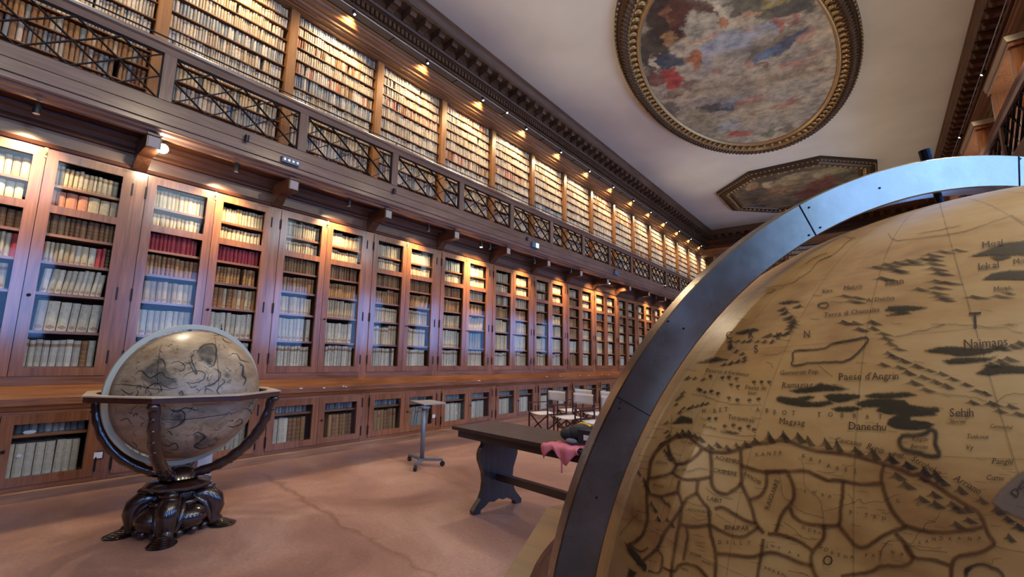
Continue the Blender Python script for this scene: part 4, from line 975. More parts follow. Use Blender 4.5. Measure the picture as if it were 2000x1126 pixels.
# ------------------------------------------------------------------ globes
def sphere_mesh(name, R, mat, nu=160, nv=100):
    return MB().ball((0, 0, 0), R, R, R, nu, nv).mesh(name, mat, True)
GR = 0.54
def octagon_ring(m, rc, rot, z0, z1, rin, n=96):
    b = len(m.v); ap = rc*math.cos(PI/8)
    for z in (z0, z1):
        for inner in (0, 1):
            for k in range(n):
                a = 2*PI*k/n+rot
                if inner: r = rin
                else:
                    q = (2*PI*k/n) % (PI/4); r = ap/math.cos(q-PI/8)
                m.v.append((r*math.cos(a), r*math.sin(a), z))
    for k in range(n):
        k2 = (k+1) % n; o0, i0, o1, i1 = b, b+n, b+2*n, b+3*n
        m.f += [(o0+k, o0+k2, o1+k2, o1+k), (i0+k2, i0+k, i1+k, i1+k2), (o1+k, o1+k2, i1+k2, i1+k), (o0+k2, o0+k, i0+k, i0+k2)]
    return m
def build_globe(name, label, cat, C, az, pole, octrot, rc, paper_mat, ring_mat, hor_mat, top_mat, armrot, footrot, hz=0.0):
    root = thing(name, label, cat, (C[0], C[1], 0))
    hc = C[2]
    sp = link('sphere', sphere_mesh('sphere', GR, paper_mat), root); sp.location = (0, 0, hc)
    nn = np.array([math.cos(az), math.sin(az), 0]); e = np.array([-math.sin(az), math.cos(az), 0]); up = np.array([0, 0, 1.0])
    m = MB(); N2 = 180
    for k in range(N2):
        t = 2*PI*k/N2; dr = math.cos(t)*up+math.sin(t)*e
        for r, o in ((0.5565, -0.014), (0.595, -0.014), (0.597, -0.012), (0.597, 0.013), (0.5955, 0.015), (0.5565, 0.015), (0.555, 0.0135), (0.555, -0.0125)): m.v.append(tuple(dr*r+nn*o))
    for k in range(N2):
        k2 = (k+1) % N2
        for i in range(8): j = (i+1) % 8; m.f.append((k*8+i, k*8+j, k2*8+j, k2*8+i))
    rg = autosmooth(m.build('meridian_ring', ring_mat, root), 30); rg.location = (0, 0, hc)
    pd = math.cos(pole)*up+math.sin(pole)*e
    for a_, b_, r_ in ((0.53, 0.56, 0.004), (0.590, 0.614, 0.0062), (-0.53, -0.56, 0.006)):
        pv = MB().tube([pd*a_, pd*b_], r_, 12).build('pivot', IRON, root); pv.location = (0, 0, hc)
    hr = octagon_ring(MB(), rc, octrot, hz-0.030, hz+0.010, 0.612).build('horizon_ring', hor_mat, root); hr.location = (0, 0, hc)
    tp = octagon_ring(MB(), rc*1.012, octrot, hz+0.010, hz+0.020, 0.608).build('horizon_top', top_mat, hr)
    # four carved arms
    ab = rc/0.716
    for k in range(4):
        a = armrot+k*PI/2; ca, sa = math.cos(a), math.sin(a)
        pts = []; rad = []
        for i in range(22):
            th = -math.radians(3+80*i/21); r = (0.655 if i > 1 else 0.655)*1.0
            pts.append((r*math.cos(th)*ca, r*math.cos(th)*sa, hc+r*math.sin(th)-0.02)); rad.append(0.034+0.012*math.sin(PI*i/21)+0.005*math.sin(i*2.1))
        mm = MB().tube(pts, rad, 10, up=(-sa, ca, 0))
        for i in range(2, 20, 2):
            p = np.array(pts[i]); out = p-np.array([0, 0, hc]); out /= np.linalg.norm(out)
            mm.ball(p+out*0.026, 0.028, 0.022, 0.020, 8, 6)
        mm.ball(np.array(pts[0])+np.array([0.025*ca, 0.025*sa, 0.0]), 0.045, 0.045, 0.035, 10, 7)
        autosmooth(mm.build('arm', CARV, root), 60)
    hub = MB().lathe([(0.05, 0.40), (0.12, 0.405), (0.15, 0.43), (0.13, 0.47), (0.10, 0.50), (0.06, 0.52)], 24); autosmooth(hub.build('hub', CARV, root), 40)
    col = MB().lathe([(0.14, 0.315), (0.17, 0.33), (0.225, 0.345), (0.25, 0.365), (0.252, 0.385), (0.225, 0.40), (0.19, 0.408), (0.16, 0.412), (0.10, 0.415)], 8, (0, 0, 0)); autosmooth(col.build('collar', CARV, root), 30)
    body = MB().lathe([(0.17, 0.03), (0.22, 0.05), (0.235, 0.12), (0.215, 0.19), (0.17, 0.24), (0.14, 0.275), (0.15, 0.30), (0.145, 0.318)], 24)
    for k in range(4):
        a = footrot+PI/4+k*PI/2
        body.ball((0.165*math.cos(a), 0.165*math.sin(a), 0.135), 0.135, 0.135, 0.10, 16, 10)
        body.ball((0.14*math.cos(a), 0.14*math.sin(a), 0.25), 0.075, 0.075, 0.035, 10, 7)
        for q in (-0.45, 0, 0.45): body.ball((0.24*math.cos(a+q), 0.24*math.sin(a+q), 0.045), 0.035, 0.035, 0.03, 8, 6)
    autosmooth(body.build('base_body', CARV, root), 60)
    for k in range(4):
        a = footrot+k*PI/2; ca, sa = math.cos(a), math.sin(a)
        R2 = np.array([[ca, -sa, 0], [sa, ca, 0], [0, 0, 1]])
        path = [(0.10, 0.24), (0.16, 0.275), (0.225, 0.268), (0.27, 0.225), (0.285, 0.165), (0.275, 0.115), (0.275, 0.07), (0.30, 0.045), (0.34, 0.035)]
        rd = [0.06, 0.068, 0.075, 0.078, 0.074, 0.066, 0.062, 0.058, 0.04]
        mm = MB().tube([R2@np.array([r, 0, z]) for r, z in path], rd, 14, sy=1.0, up=tuple(R2@np.array([0, 1, 0])))
        mm.ball(R2@np.array([0.215, 0, 0.335]), 0.062, 0.05, 0.034, 12, 8, R2); mm.ball(R2@np.array([0.255, 0, 0.300]), 0.03, 0.055, 0.03, 10, 8, R2)
        for sg in (-1, 1): mm.tube([R2@np.array([0.14, sg*0.07, 0.27]), R2@np.array([0.22, sg*0.085, 0.22]), R2@np.array([0.25, sg*0.08, 0.13]), R2@np.array([0.27, sg*0.06, 0.06])], [0.02, 0.026, 0.024, 0.014], 8)
        ft = autosmooth(mm.build('scroll_foot', CARV, root), 60)
        sh = MB()
        for i in range(7):
            rr = 0.108-0.012*i; sh.ball(R2@np.array([0.355-0.012*i, 0, 0.013+0.010*i]), rr, rr*0.92, 0.012, 18, 6, R2)
        autosmooth(sh.build('shell_pad', CARV, ft), 60)
    return root, sp, rg
# -- decals drawn on a sphere from photo positions
class Decal:
    def __init__(s, C, R): s.C = np.asarray(C, float); s.R = R; s.v = []; s.f = []; s.a = []
    def hit(s, x, y, lift):
        dr = ray(x, y); dr = dr/np.linalg.norm(dr); oc_ = CAM-s.C; b = oc_@dr; R = s.R+lift; q = b*b-(oc_@oc_-R*R)
        if q < 0:
            p = CAM+dr*(-b)-s.C; p = p/np.linalg.norm(p)*R; return tuple(p)
        return tuple(CAM+dr*(-b-math.sqrt(q))-s.C)
    def ribbon(s, pts, wd, lift=0.0006, closed=False, jit=0.0, alpha=1.0, sub=5.0, core=0.35, taper=False):
        P_ = [np.array(p, float) for p in pts]
        if closed: P_.append(P_[0])
        # Catmull-Rom resample
        out = []
        for i in range(len(P_)-1):
            p0 = P_[i-1] if i > 0 else (P_[-2] if closed else 2*P_[0]-P_[1]); p1, p2 = P_[i], P_[i+1]; p3 = P_[i+2] if i+2 < len(P_) else (P_[1] if closed else 2*P_[-1]-P_[-2])
            n = max(2, int(np.linalg.norm(p2-p1)/sub))
            for k in range(n):
                t = k/n; out.append(0.5*((2*p1)+(-p0+p2)*t+(2*p0-5*p1+4*p2-p3)*t*t+(-p0+3*p1-3*p2+p3)*t**3))
        out.append(P_[-1]); n = len(out); b = len(s.v)
        if jit: out = [p+np.random.normal(0, jit, 2) for p in out]
        for i, p in enumerate(out):
            dd = out[min(i+1, n-1)]-out[max(i-1, 0)]; dd = dd/(np.linalg.norm(dd)+1e-9); nn = np.array([-dd[1], dd[0]])
            wk = wd*((1-abs(2*i/(n-1)-1)**3)*0.8+0.2) if taper else wd
            for u, al in ((-1, 0), (-core, 0.85), (0, 1), (core, 0.85), (1, 0)):
                q = p+nn*u*wk/2; s.v.append(s.hit(q[0], q[1], lift)); s.a.append(al*alpha)
        for i in range(n-1):
            for k in range(4): s.f.append((b+i*5+k, b+i*5+k+1, b+(i+1)*5+k+1, b+(i+1)*5+k))
        return s
    def patch(s, poly, lift=0.0004, cell=2.4, soft=3.0, alpha=1.0):
        poly = np.array(poly, float); x0, y0 = poly.min(0)-2; x1, y1 = poly.max(0)+2
        nx = int((x1-x0)/cell)+1; ny = int((y1-y0)/cell)+1
        X, Y = np.meshgrid(x0+np.arange(nx)*cell, y0+np.arange(ny)*cell); ins = np.zeros(X.shape, bool); dist = np.full(X.shape, 1e9)
        for i in range(len(poly)):
            a, b = poly[i], poly[(i+1) % len(poly)]
            c = ((a[1] > Y) != (b[1] > Y)) & (X < (b[0]-a[0])*(Y-a[1])/(b[1]-a[1]+1e-12)+a[0]); ins ^= c
            ab = b-a; t = np.clip(((X-a[0])*ab[0]+(Y-a[1])*ab[1])/(ab@ab+1e-9), 0, 1); dist = np.minimum(dist, np.hypot(X-a[0]-t*ab[0], Y-a[1]-t*ab[1]))
        sd = np.where(ins, dist, -dist)+np.random.normal(0, 0.5, X.shape); al = np.clip(0.5+sd/soft, 0, 1)*alpha
        idx = {}; 
        for j in range(ny-1):
            for i in range(nx-1):
                if max(al[j, i], al[j+1, i], al[j, i+1], al[j+1, i+1]) <= 0: continue
                q = []
                for jj, ii in ((j, i), (j+1, i), (j+1, i+1), (j, i+1)):
                    if (jj, ii) not in idx: idx[(jj, ii)] = len(s.v); s.v.append(s.hit(X[jj, ii], Y[jj, ii], lift)); s.a.append(float(al[jj, ii]))
                    q.append(idx[(jj, ii)])
                s.f.append(tuple(q))
        return s
    def peak(s, x, y, w_, h, lift=0.0005, flip=1):
        w_ *= 1.45; h *= 1.3
        b = len(s.v)
        for (px, py), al in (((x, y-h), 1), ((x+flip*w_*0.9, y+h*0.15), 0.85), ((x+flip*w_*0.25, y+h*0.25), 0.75), ((x-flip*w_*0.05, y-h*0.1), 0.35), ((x-flip*w_*0.7, y), 0.0), ((x-flip*w_*0.12, y-h*0.55), 0.9)):
            s.v.append(s.hit(px, py, lift)); s.a.append(al)
        s.f += [(b, b+1, b+2, b+3), (b, b+3, b+4, b+5)]
        return s
    def build(s, name, mat, parent):
        me = bpy.data.meshes.new(name); me.from_pydata(s.v, [], s.f); a = me.attributes.new('alpha', 'FLOAT', 'POINT'); a.data.foreach_set('value', np.array(s.a, np.float32)); me.materials.append(mat); me.update()
        # face outwards
        return link(name, me, parent)
# ---- the large terrestrial globe beside the camera
CB = np.array([7.065, 0.821, 1.114]); AZB = math.radians(-46.56)
big, bsp, brg = build_globe('terrestrial_globe', 'huge map globe in a bronze meridian ring at the right foreground', 'globe', CB, AZB, math.radians(-10), math.radians(180.4), 0.685, PAPER, BRONZE, HORZ, HORZ, math.radians(180.4-90), math.radians(150), 0.024)
for o in list(big.children):
    if o.name.startswith(('horizon',)): pass
nB = np.array([math.cos(AZB), math.sin(AZB), 0]); eB = np.array([-math.sin(AZB), math.cos(AZB), 0])
def ringpt(px, py):
    dr = ray(px, py); o = CB+nB*0.015; s_ = (nB@(o-CAM))/(nB@dr); return CAM+dr*s_-CB
for a, b in (((1562, 402), (1598, 466)), ((1207, 775), (1270, 812)), ((1990, 304), (1992, 367))):
    p, q = ringpt(*a), ringpt(*b); p = p/np.linalg.norm(p)*0.5965; q = q/np.linalg.norm(q)*0.556; p += nB*(0.0155-p@nB); q += nB*(0.0155-q@nB)
    MB().bar(p, q, 0.0008 if a[0] != 1843 else 0.0004, 0.0006, nB).build('seam', IRON, brg)
rv = MB().tube([(0, 0, 0), tuple(nB*0.0012)], [0.0013, 0.0009], 8).mesh('rivet', IRON)
for px, py in ((1580, 459), (1602, 444), (1580, 405), (1718, 367), (1305, 627), (1212, 785), (1210, 797), (1165, 971), (1992, 310), (1335, 641)):
    o = kid('rivet', rv, brg, tuple(ringpt(px, py)+nB*0.0))
ZA = (1240, 480, 4.693); ZH = (1600, 380, 4.693); ZC = (1600, 600, 4.693); ZD = (1240, 640, 4.693); ZE = (1200, 840, 3.936); ZF = (1480, 840, 3.936); ZG = (1700, 800, 3.453)
def Q(z, *pts): return [(z[0]+a/z[2], z[1]+b/z[2]) for a, b in pts]
np.random.seed(3)
bo = Decal(CB, GR)
north = Q(ZE, (265, 330), (290, 210), (370, 110), (470, 50), (560, 45), (620, 85), (670, 130), (740, 160), (860, 165), (960, 140), (1060, 105), (1180, 90))+Q(ZF, (190, 75), (290, 100), (420, 150), (600, 170), (750, 195), (900, 235), (1080, 290), (1200, 340))+Q(ZG, (320, 430), (450, 510), (560, 585), (660, 645), (720, 680), (760, 740), (790, 820), (845, 905))
bo.ribbon(north, 11.5, jit=0.25, core=0.3)
for z, wd, pts in ((ZE, 6.5, ((265, 330), (255, 420), (250, 520), (255, 620), (250, 700), (215, 800), (150, 860), (110, 870))), (ZE, 6.5, ((410, 110), (440, 200), (480, 255), (560, 240), (630, 190), (670, 140))),
                   (ZE, 6, ((480, 255), (440, 320), (360, 350), (265, 365))), (ZE, 6, ((440, 320), (520, 370), (620, 375), (740, 355))), (ZE, 7, ((735, 160), (745, 250), (745, 360), (760, 440), (840, 490), (910, 460), (970, 400), (975, 280), (970, 150))),
                   (ZE, 7, ((970, 265), (1080, 300), (1180, 320), (1330, 310))), (ZF, 7.5, ((240, 312), (370, 310), (450, 345), (540, 380), (650, 385), (780, 410), (900, 405), (950, 395), (955, 330), (970, 265))),
                   (ZF, 7, ((50, 312), (150, 312), (240, 312))), (ZE, 7, ((970, 400), (1020, 500), (1060, 600), (1085, 700), (1150, 790))), (ZE, 7, ((1170, 330), (1165, 430), (1120, 500), (1040, 530))), (ZE, 7.5, ((1330, 315), (1380, 440), (1370, 540), (1290, 640), (1240, 780))),
                   (ZE, 6.5, ((640, 380), (635, 480), (690, 560), (720, 600), (730, 700), (740, 790), (770, 900), (780, 1000), (775, 1140))), (ZE, 6.5, ((635, 480), (570, 510), (520, 580), (500, 700), (470, 850), (440, 1060), (435, 1140))),
                   (ZE, 6.5, ((520, 580), (450, 690), (380, 790), (320, 910), (220, 1000))), (ZE, 6, ((500, 385), (490, 460), (520, 570))), (ZE, 6.5, ((510, 720), (600, 740), (730, 725), (800, 760), (900, 805), (1000, 810), (1110, 740))),
                   (ZE, 7, ((770, 600), (830, 590), (920, 640), (1010, 690), (1090, 715))), (ZE, 7.5, ((790, 945), (900, 955), (1050, 970), (1130, 950), (1200, 935), (1300, 960), (1417, 1010), (1520, 1040))), (ZE, 7, ((1180, 790), (1300, 805), (1417, 850), (1520, 920))),
                   (ZE, 7, ((1145, 830), (1130, 950), (1110, 1060), (1100, 1140))), (ZE, 6, ((265, 480), (330, 505), (420, 490), (490, 470))), (ZE, 5, ((550, 740), (560, 830), (530, 1000))), (ZE, 6.5, ((470, 1080), (490, 1040), (560, 1025), (650, 1060), (720, 1140))),
                   (ZE, 5, ((100, 870), (200, 930), (260, 900))), (ZE, 5, ((330, 920), (370, 980), (340, 1090), (260, 1080))), (ZE, 5, ((370, 1050), (430, 1080), (470, 1080))),
                   (ZF, 7.5, ((250, 590), (280, 660), (360, 710), (480, 725), (620, 720), (640, 600), (655, 480), (655, 385))), (ZF, 8, ((620, 720), (680, 800), (750, 880), (820, 895), (900, 850), (1000, 790), (1140, 740))), (ZF, 8, ((955, 395), (985, 500), (1040, 620), (1140, 740))),
                   (ZF, 8, ((510, 725), (505, 830), (430, 920), (410, 990), (430, 1080), (460, 1140))), (ZF, 7.5, ((1060, 790), (1120, 850), (1195, 970), (1120, 1040), (960, 1040), (860, 1085), (640, 1120))),
                   (ZG, 8, ((235, 780), (400, 820), (560, 820), (760, 790))), (ZG, 8.5, ((845, 905), (740, 960), (620, 980), (560, 1020), (545, 1140))), (ZG, 7, ((230, 910), (290, 990), (420, 1010), (540, 1045)))):
    bo.ribbon(Q(z, *pts), wd*1.5, jit=0.3, core=0.3)
tag(bo.build('map_borders', INK_BORDER, bsp), kind='stuff')
fi = Decal(CB, GR)
pole = math.cos(math.radians(-10))*np.array([0, 0, 1.0])+math.sin(math.radians(-10))*eB
pa = np.cross(pole, nB); pa /= np.linalg.norm(pa); pb = np.cross(pole, pa)
def curve3(pts3, wd, alpha=0.8):
    pts3 = [p/np.linalg.norm(p) for p in pts3]; b = len(fi.v); n = len(pts3)
    for i, p in enumerate(pts3):
        dd = pts3[min(i+1, n-1)]-pts3[max(i-1, 0)]; nn = np.cross(p, dd); nn /= np.linalg.norm(nn)
        for u, al in ((-1, 0), (-.35, .85), (0, 1), (.35, .85), (1, 0)): fi.v.append(tuple((p+nn*u*wd/2/GR)*(GR+0.0005))); fi.a.append(al*alpha)
    for i in range(n-1):
        for k in range(4): fi.f.append((b+i*5+k, b+i*5+k+1, b+(i+1)*5+k+1, b+(i+1)*5+k))
q0 = np.array(fi.hit(1905, 640, 0)); q0 -= pole*(q0@pole); ph0 = math.atan2(q0@pb, q0@pa)
for k in range(36):
    ph = ph0+k*PI/18; eq = math.cos(ph)*pa+math.sin(ph)*pb
    curve3([math.sin(la)*pole+math.cos(la)*eq for la in np.linspace(-1.3, 1.45, 60)], 0.0013, 0.5)
for la in np.radians(np.arange(-70, 81, 10)):
    curve3([math.sin(la)*pole+math.cos(la)*(math.cos(ph)*pa+math.sin(ph)*pb) for ph in np.linspace(0, 2*PI, 140)], 0.0011, 0.42)
for z, pts in ((ZC, ((700, 265), (800, 245), (900, 215), (990, 205), (1050, 175), (1150, 150), (1300, 160), (1450, 165), (1560, 185), (1700, 185), (1780, 215), (1870, 235))), (ZC, ((1020, 150), (1150, 160), (1060, 185))),
               (ZH, ((0, 600), (130, 545), (200, 490), (260, 430), (310, 400))), (ZH, ((230, 385), (270, 390), (330, 395))), (ZH, ((630, 350), (680, 410), (800, 410), (1000, 385), (1250, 350), (1400, 310), (1600, 240), (1770, 190))), (ZH, ((900, 355), (1050, 330), (1200, 300), (1300, 280))),
               (ZH, ((1750, 180), (1877, 250))), (ZA, ((1190, 385), (1300, 365), (1420, 345), (1500, 300), (1600, 230), (1640, 190), (1690, 130), (1800, 90))), (ZA, ((1560, 165), (1640, 110), (1760, 60))), (ZA, ((1190, 410), (1250, 390), (1290, 395), (1250, 425), (1200, 430))),
               (ZA, ((1190, 995), (1290, 995), (1360, 965), (1440, 965))), (ZA, ((1200, 1060), (1250, 1080), (1260, 1120))), (ZC, ((0, 530), (40, 570), (80, 600), (120, 630))), (ZF, ((310, 215), (350, 260), (355, 350), (365, 430), (420, 480), (480, 540), (500, 620), (510, 720))),
               (ZF, ((165, 325), (180, 420), (200, 510), (250, 550), (300, 600), (360, 630), (420, 650), (500, 670))), (ZF, ((510, 620), (600, 600), (640, 580), (720, 560), (790, 525), (810, 560), (900, 545), (960, 550), (1000, 520), (1090, 490))), (ZF, ((690, 480), (720, 520), (740, 560))),
               (ZF, ((950, 1030), (950, 930), (990, 860), (1060, 850), (1120, 850), (1180, 870), (1240, 780))), (ZF, ((1150, 890), (1250, 890), (1350, 905), (1417, 900))), (ZF, ((200, 700), (280, 760), (340, 820), (440, 840))), (ZF, ((230, 1080), (300, 1090), (400, 1120))),
               (ZE, ((540, 545), (640, 575), (700, 580))), (ZE, ((600, 660), (650, 690), (710, 680))), (ZE, ((560, 320), (650, 290), (720, 300))), (ZE, ((780, 640), (850, 690), (900, 720))), (ZE, ((700, 440), (780, 500), (900, 520))), (ZG, ((360, 820), (370, 770), (440, 740), (470, 690))),
               (ZG, ((820, 1050), (830, 1010), (885, 1000))), (ZG, ((830, 910), (920, 940), (1036, 960))), (ZG, ((60, 1030), (75, 950), (130, 880), (200, 870))), (ZG, ((250, 900), (330, 940), (420, 950), (520, 960))),
               (ZD, ((520, 605), (620, 620), (740, 660), (850, 690), (1000, 705), (1160, 705))), (ZD, ((0+300, 1126), (330, 950), (340, 800))), (ZD, ((780, 950), (900, 975), (1000, 990), (1110, 985))), (ZE, ((40, 800), (120, 700), (180, 640))),
               (ZC, ((1610, 880), (1680, 820), (1780, 790), (1877, 795))), (ZC, ((1000, 780), (1200, 800), (1450, 830), (1560, 880)))):
    fi.ribbon(Q(z, *pts), 2.2, jit=0.5, sub=3.0)
random.seed(21)
for k in range(150):      # short engraved strokes: minor place names and hatching
    x = random.uniform(1210, 1990); y = random.uniform(860, 1120) if random.random() < .75 else random.uniform(560, 860)
    if x < 1330-(y-560)*0.28: continue
    fi.ribbon([(x, y), (x+random.uniform(6, 13), y+random.uniform(0, 3)), (x+random.uniform(15, 24), y+random.uniform(1, 5))], 2.0, jit=0.5, sub=2.0, alpha=0.85)
tag(fi.build('map_grid_and_rivers', INK_FINE, bsp), kind='stuff')
fo = Decal(CB, GR)
for z, pts in ((ZC, ((-270, 760), (-170, 740), (-60, 725), (10, 690), (60, 705), (150, 715), (240, 740), (280, 745), (180, 757), (60, 762), (-60, 775), (-200, 785))), (ZC, ((40, 810), (110, 790), (250, 790), (370, 800), (380, 820), (280, 850), (180, 870), (100, 850))),
               (ZC, ((410, 810), (500, 785), (650, 780), (800, 775), (900, 800), (800, 815), (650, 830), (450, 825))),
               (ZC, ((330, 880), (450, 840), (600, 830), (780, 850), (830, 890), (960, 910), (1090, 915), (1110, 950), (1050, 960), (1080, 985), (950, 990), (830, 995), (840, 1030), (1000, 1045), (1060, 1070), (1000, 1105), (850, 1120), (700, 1105), (620, 1070), (640, 1020), (720, 980), (620, 970), (520, 945), (560, 910), (400, 910))),
               (ZC, ((110, 930), (180, 910), (320, 905), (390, 925), (300, 950), (180, 955))), (ZD, ((1290, 640), (1330, 625), (1450, 640), (1600, 620), (1660, 630), (1560, 665), (1640, 680), (1780, 665), (1820, 690), (1700, 720), (1550, 725), (1400, 700), (1310, 670))),
               (ZC, ((960, 395), (1100, 360), (1250, 355), (1400, 375), (1560, 375), (1650, 380), (1570, 410), (1400, 440), (1300, 445), (1150, 420), (1020, 410))), (ZC, ((1130, 490), (1250, 460), (1420, 455), (1560, 460), (1640, 440), (1560, 485), (1400, 505), (1200, 515))),
               (ZC, ((1480, 580), (1540, 530), (1700, 520), (1890, 540), (1890, 600), (1700, 600), (1560, 620), (1430, 605))), (ZH, ((600, 1060), (640, 1020), (800, 1015), (990, 1030), (900, 1055), (800, 1060), (840, 1085), (700, 1100), (610, 1110), (720, 1070))),
               (ZH, ((1370, 570), (1500, 520), (1700, 440), (1890, 420), (1890, 555), (1750, 550), (1550, 555))), (ZH, ((1490, 780), (1580, 720), (1750, 690), (1890, 695), (1890, 780), (1700, 775))), (ZH, ((1570, 575), (1700, 545), (1760, 570), (1640, 605))), (ZH, ((1660, 885), (1810, 905), (1740, 915))),
               (ZD, ((560, 325), (680, 280), (740, 265), (850, 290), (780, 300), (680, 315))), (ZA, ((920, 795), (1010, 765), (1100, 755), (1140, 770), (1030, 795), (960, 810))), (ZD, ((340, 880), (420, 800), (530, 830), (530, 870), (430, 870))), (ZA, ((1320, 520), (1420, 500), (1540, 505), (1460, 520), (1360, 532))),
               (ZE, ((80, 860), (130, 900), (190, 960), (250, 1040), (240, 1090), (180, 1030), (110, 940))), (ZE, ((110, 1060), (170, 1090), (150, 1126), (100, 1126))), (ZD, ((790, 940), (880, 945), (960, 965), (900, 970))), (ZG, ((640, 1070), (690, 1060), (650, 1110)))):
    fo.patch(Q(z, *pts))
tag(fo.build('map_forests', INK_FOREST, bsp), kind='stuff')
mo = Decal(CB, GR); random.seed(5)
def chain(z, wpx, hpx, flip, *pts):
    for x, y in Q(z, *pts): mo.peak(x+random.uniform(-1, 1), y+random.uniform(-1, 1), wpx*random.uniform(.8, 1.2), hpx*random.uniform(.8, 1.2), flip=flip)
chain(ZC, 17, 6, 1, (470, 150), (480, 200), (560, 250), (590, 300), (640, 350), (700, 395), (620, 440), (660, 470), (760, 500), (880, 550), (990, 590), (1110, 625), (1210, 665), (1330, 720), (1430, 780), (1510, 800))
chain(ZC, 20, 7, 1, (720, 560), (800, 610), (930, 650), (1050, 695), (1150, 735), (850, 710), (960, 765), (570, 540), (310, 150), (350, 215), (210, 150), (1390, 880), (1560, 905), (1640, 960), (1740, 920), (1800, 990), (1600, 380), (1660, 390), (1750, 370), (1830, 350), (1560, 540), (1640, 510), (1720, 490))
chain(ZH, 26, 5, 1, (1000, 560), (1020, 600), (1010, 640), (1030, 690), (1080, 730), (1050, 800), (1150, 815), (1060, 860), (1040, 910), (1080, 945), (1120, 975), (1110, 530), (1250, 520), (220, 940), (280, 990), (330, 950), (900, 880), (500, 680), (600, 660), (690, 640), (800, 620), (930, 595), (700, 720), (560, 785), (840, 640), (650, 700), (1620, 945), (1400, 950))
chain(ZE, 10, 9, 1, (480, 50), (520, 40), (570, 40), (610, 60), (650, 85), (720, 140), (780, 130), (860, 150), (930, 130), (1000, 120), (1080, 95), (1190, 80), (1290, 60))
chain(ZF, 15, 14, 1, (80, 80), (190, 75), (300, 85), (380, 110), (510, 135), (600, 150), (740, 175), (870, 215), (1010, 245), (1140, 290), (1270, 340), (1360, 380))
chain(ZG, 17, 11, 1, (130, 355), (240, 390), (360, 440), (470, 500), (600, 560), (740, 630), (840, 700), (920, 750), (990, 810), (930, 880), (170, 470), (230, 530), (330, 620), (420, 590), (430, 660), (540, 660), (570, 690), (640, 690), (650, 760), (570, 790), (350, 480))
chain(ZA, 8, 5, -1, (890, 885), (885, 915), (890, 945), (890, 930), (940, 970), (1000, 995), (1020, 1035), (1020, 1055), (960, 1068), (900, 1085), (830, 1095), (960, 875), (1010, 880), (1070, 883), (1130, 885), (1200, 887), (1270, 890))
chain(ZA, 14, 6, -1, (1380, 590), (1400, 625), (1440, 660), (1470, 700), (1475, 730), (1460, 760), (1440, 800), (1400, 820), (1340, 830), (1440, 680), (1520, 565), (1250, 835))
chain(ZD, 7, 5, -1, (450, 600), (440, 630), (400, 660), (390, 710), (460, 740), (500, 745), (540, 735), (580, 725), (630, 715), (670, 705), (300, 880), (310, 960), (320, 1000), (280, 1050), (240, 1080), (430, 780), (560, 470), (640, 480), (500, 470))
chain(ZE, 6, 8, 1, (380, 170), (400, 200), (420, 230), (410, 190), (380, 560), (410, 580), (360, 540), (280, 580), (300, 620), (330, 690), (400, 700), (440, 740), (230, 440), (250, 470), (220, 400), (180, 340))
for x, y in Q(ZD, (690, 440), (800, 455), (860, 450), (930, 465), (880, 520), (940, 535), (1090, 495), (1160, 495), (1230, 495), (680, 830), (740, 830), (700, 580), (760, 600), (640, 590), (860, 640), (940, 660), (1050, 660), (1130, 650), (820, 900), (900, 890), (960, 920), (1040, 900), (1090, 930), (600, 570), (580, 560)):
    mo.patch([(x-4, y), (x-2, y-3), (x+3, y-3), (x+5, y), (x+2, y+2), (x-2, y+2)], cell=1.5, soft=2.0); mo.ribbon([(x-1, y), (x, y+5), (x+4, y+6)], 1.6, sub=2.0)
for z, pts, wd in ((ZD, ((1455, 215), (1600, 200), (1720, 190), (1800, 150), (1877, 130), (1960, 115), (2040, 100), (2110, 85), (2140, 105), (2100, 165), (2030, 240), (1940, 300), (1800, 312), (1600, 320), (1500, 340), (1440, 335), (1450, 280)), 6), (ZG, ((205, 180), (280, 170), (360, 160), (405, 135), (440, 150), (440, 230), (465, 300), (400, 310), (330, 290), (215, 260)), 13),
                   (ZA, ((1680, 545), (1700, 525), (1760, 520), (1770, 545), (1740, 565), (1700, 565)), 4), (ZG, ((650, 1126), (650, 1070), (740, 1040), (820, 1060), (880, 1090), (900, 1126)), 9)):
    mo.ribbon(Q(z, *pts), wd, closed=z is not ZG or pts[0] == (205, 180), jit=0.5, sub=3.5)
tag(mo.build('map_mountains_and_lakes', INK_MOUNT, bsp), kind='stuff')
pt = Decal(CB, GR); pt.patch(Q(ZG, (1060, 390), (960, 460), (880, 540), (820, 620), (900, 680), (1060, 750)), cell=4, soft=4); pt.build('map_cartouche', INK_PATCH, bsp)
# lettering
tx = Decal(CB, GR)
def word(txt, x, y, wpx, rot=0.0, shear=0.0, space=None, hmul=1.0):
    """centre pixel, total width in pixels"""
    V, F = text_geo(txt, shear); V[:, 0] -= (V[:, 0].min()+V[:, 0].max())/2; V[:, 1] -= 0.33
    k = wpx/(np.ptp(V[:, 0])+1e-6); a = math.radians(rot); b = len(tx.v)
    for p in V:
        u, v = p[0]*k, p[1]*k*hmul
        tx.v.append(tx.hit(x+u*math.cos(a)-v*math.sin(a)*1.0, y-u*math.sin(a)-v*math.cos(a), 0.0009)); tx.a.append(1)
    tx.f.extend(tuple(b+i for i in f) for f in F)
def letters(s_, pts, size):
    for c, (x, y) in zip(s_, pts): word(c, x, y, size/0.72*GLY[c][2])
word('Naimans', 1925, 669, 86, 4); word('T', 1905, 624, 24, 3); word("Paese d'Angrin", 1697, 734, 118, 1); word('Danechu', 1694, 832, 73, -2); word('Sehih', 1879, 805, 48, 1); word('Magyag', 1547, 823, 50, -5)
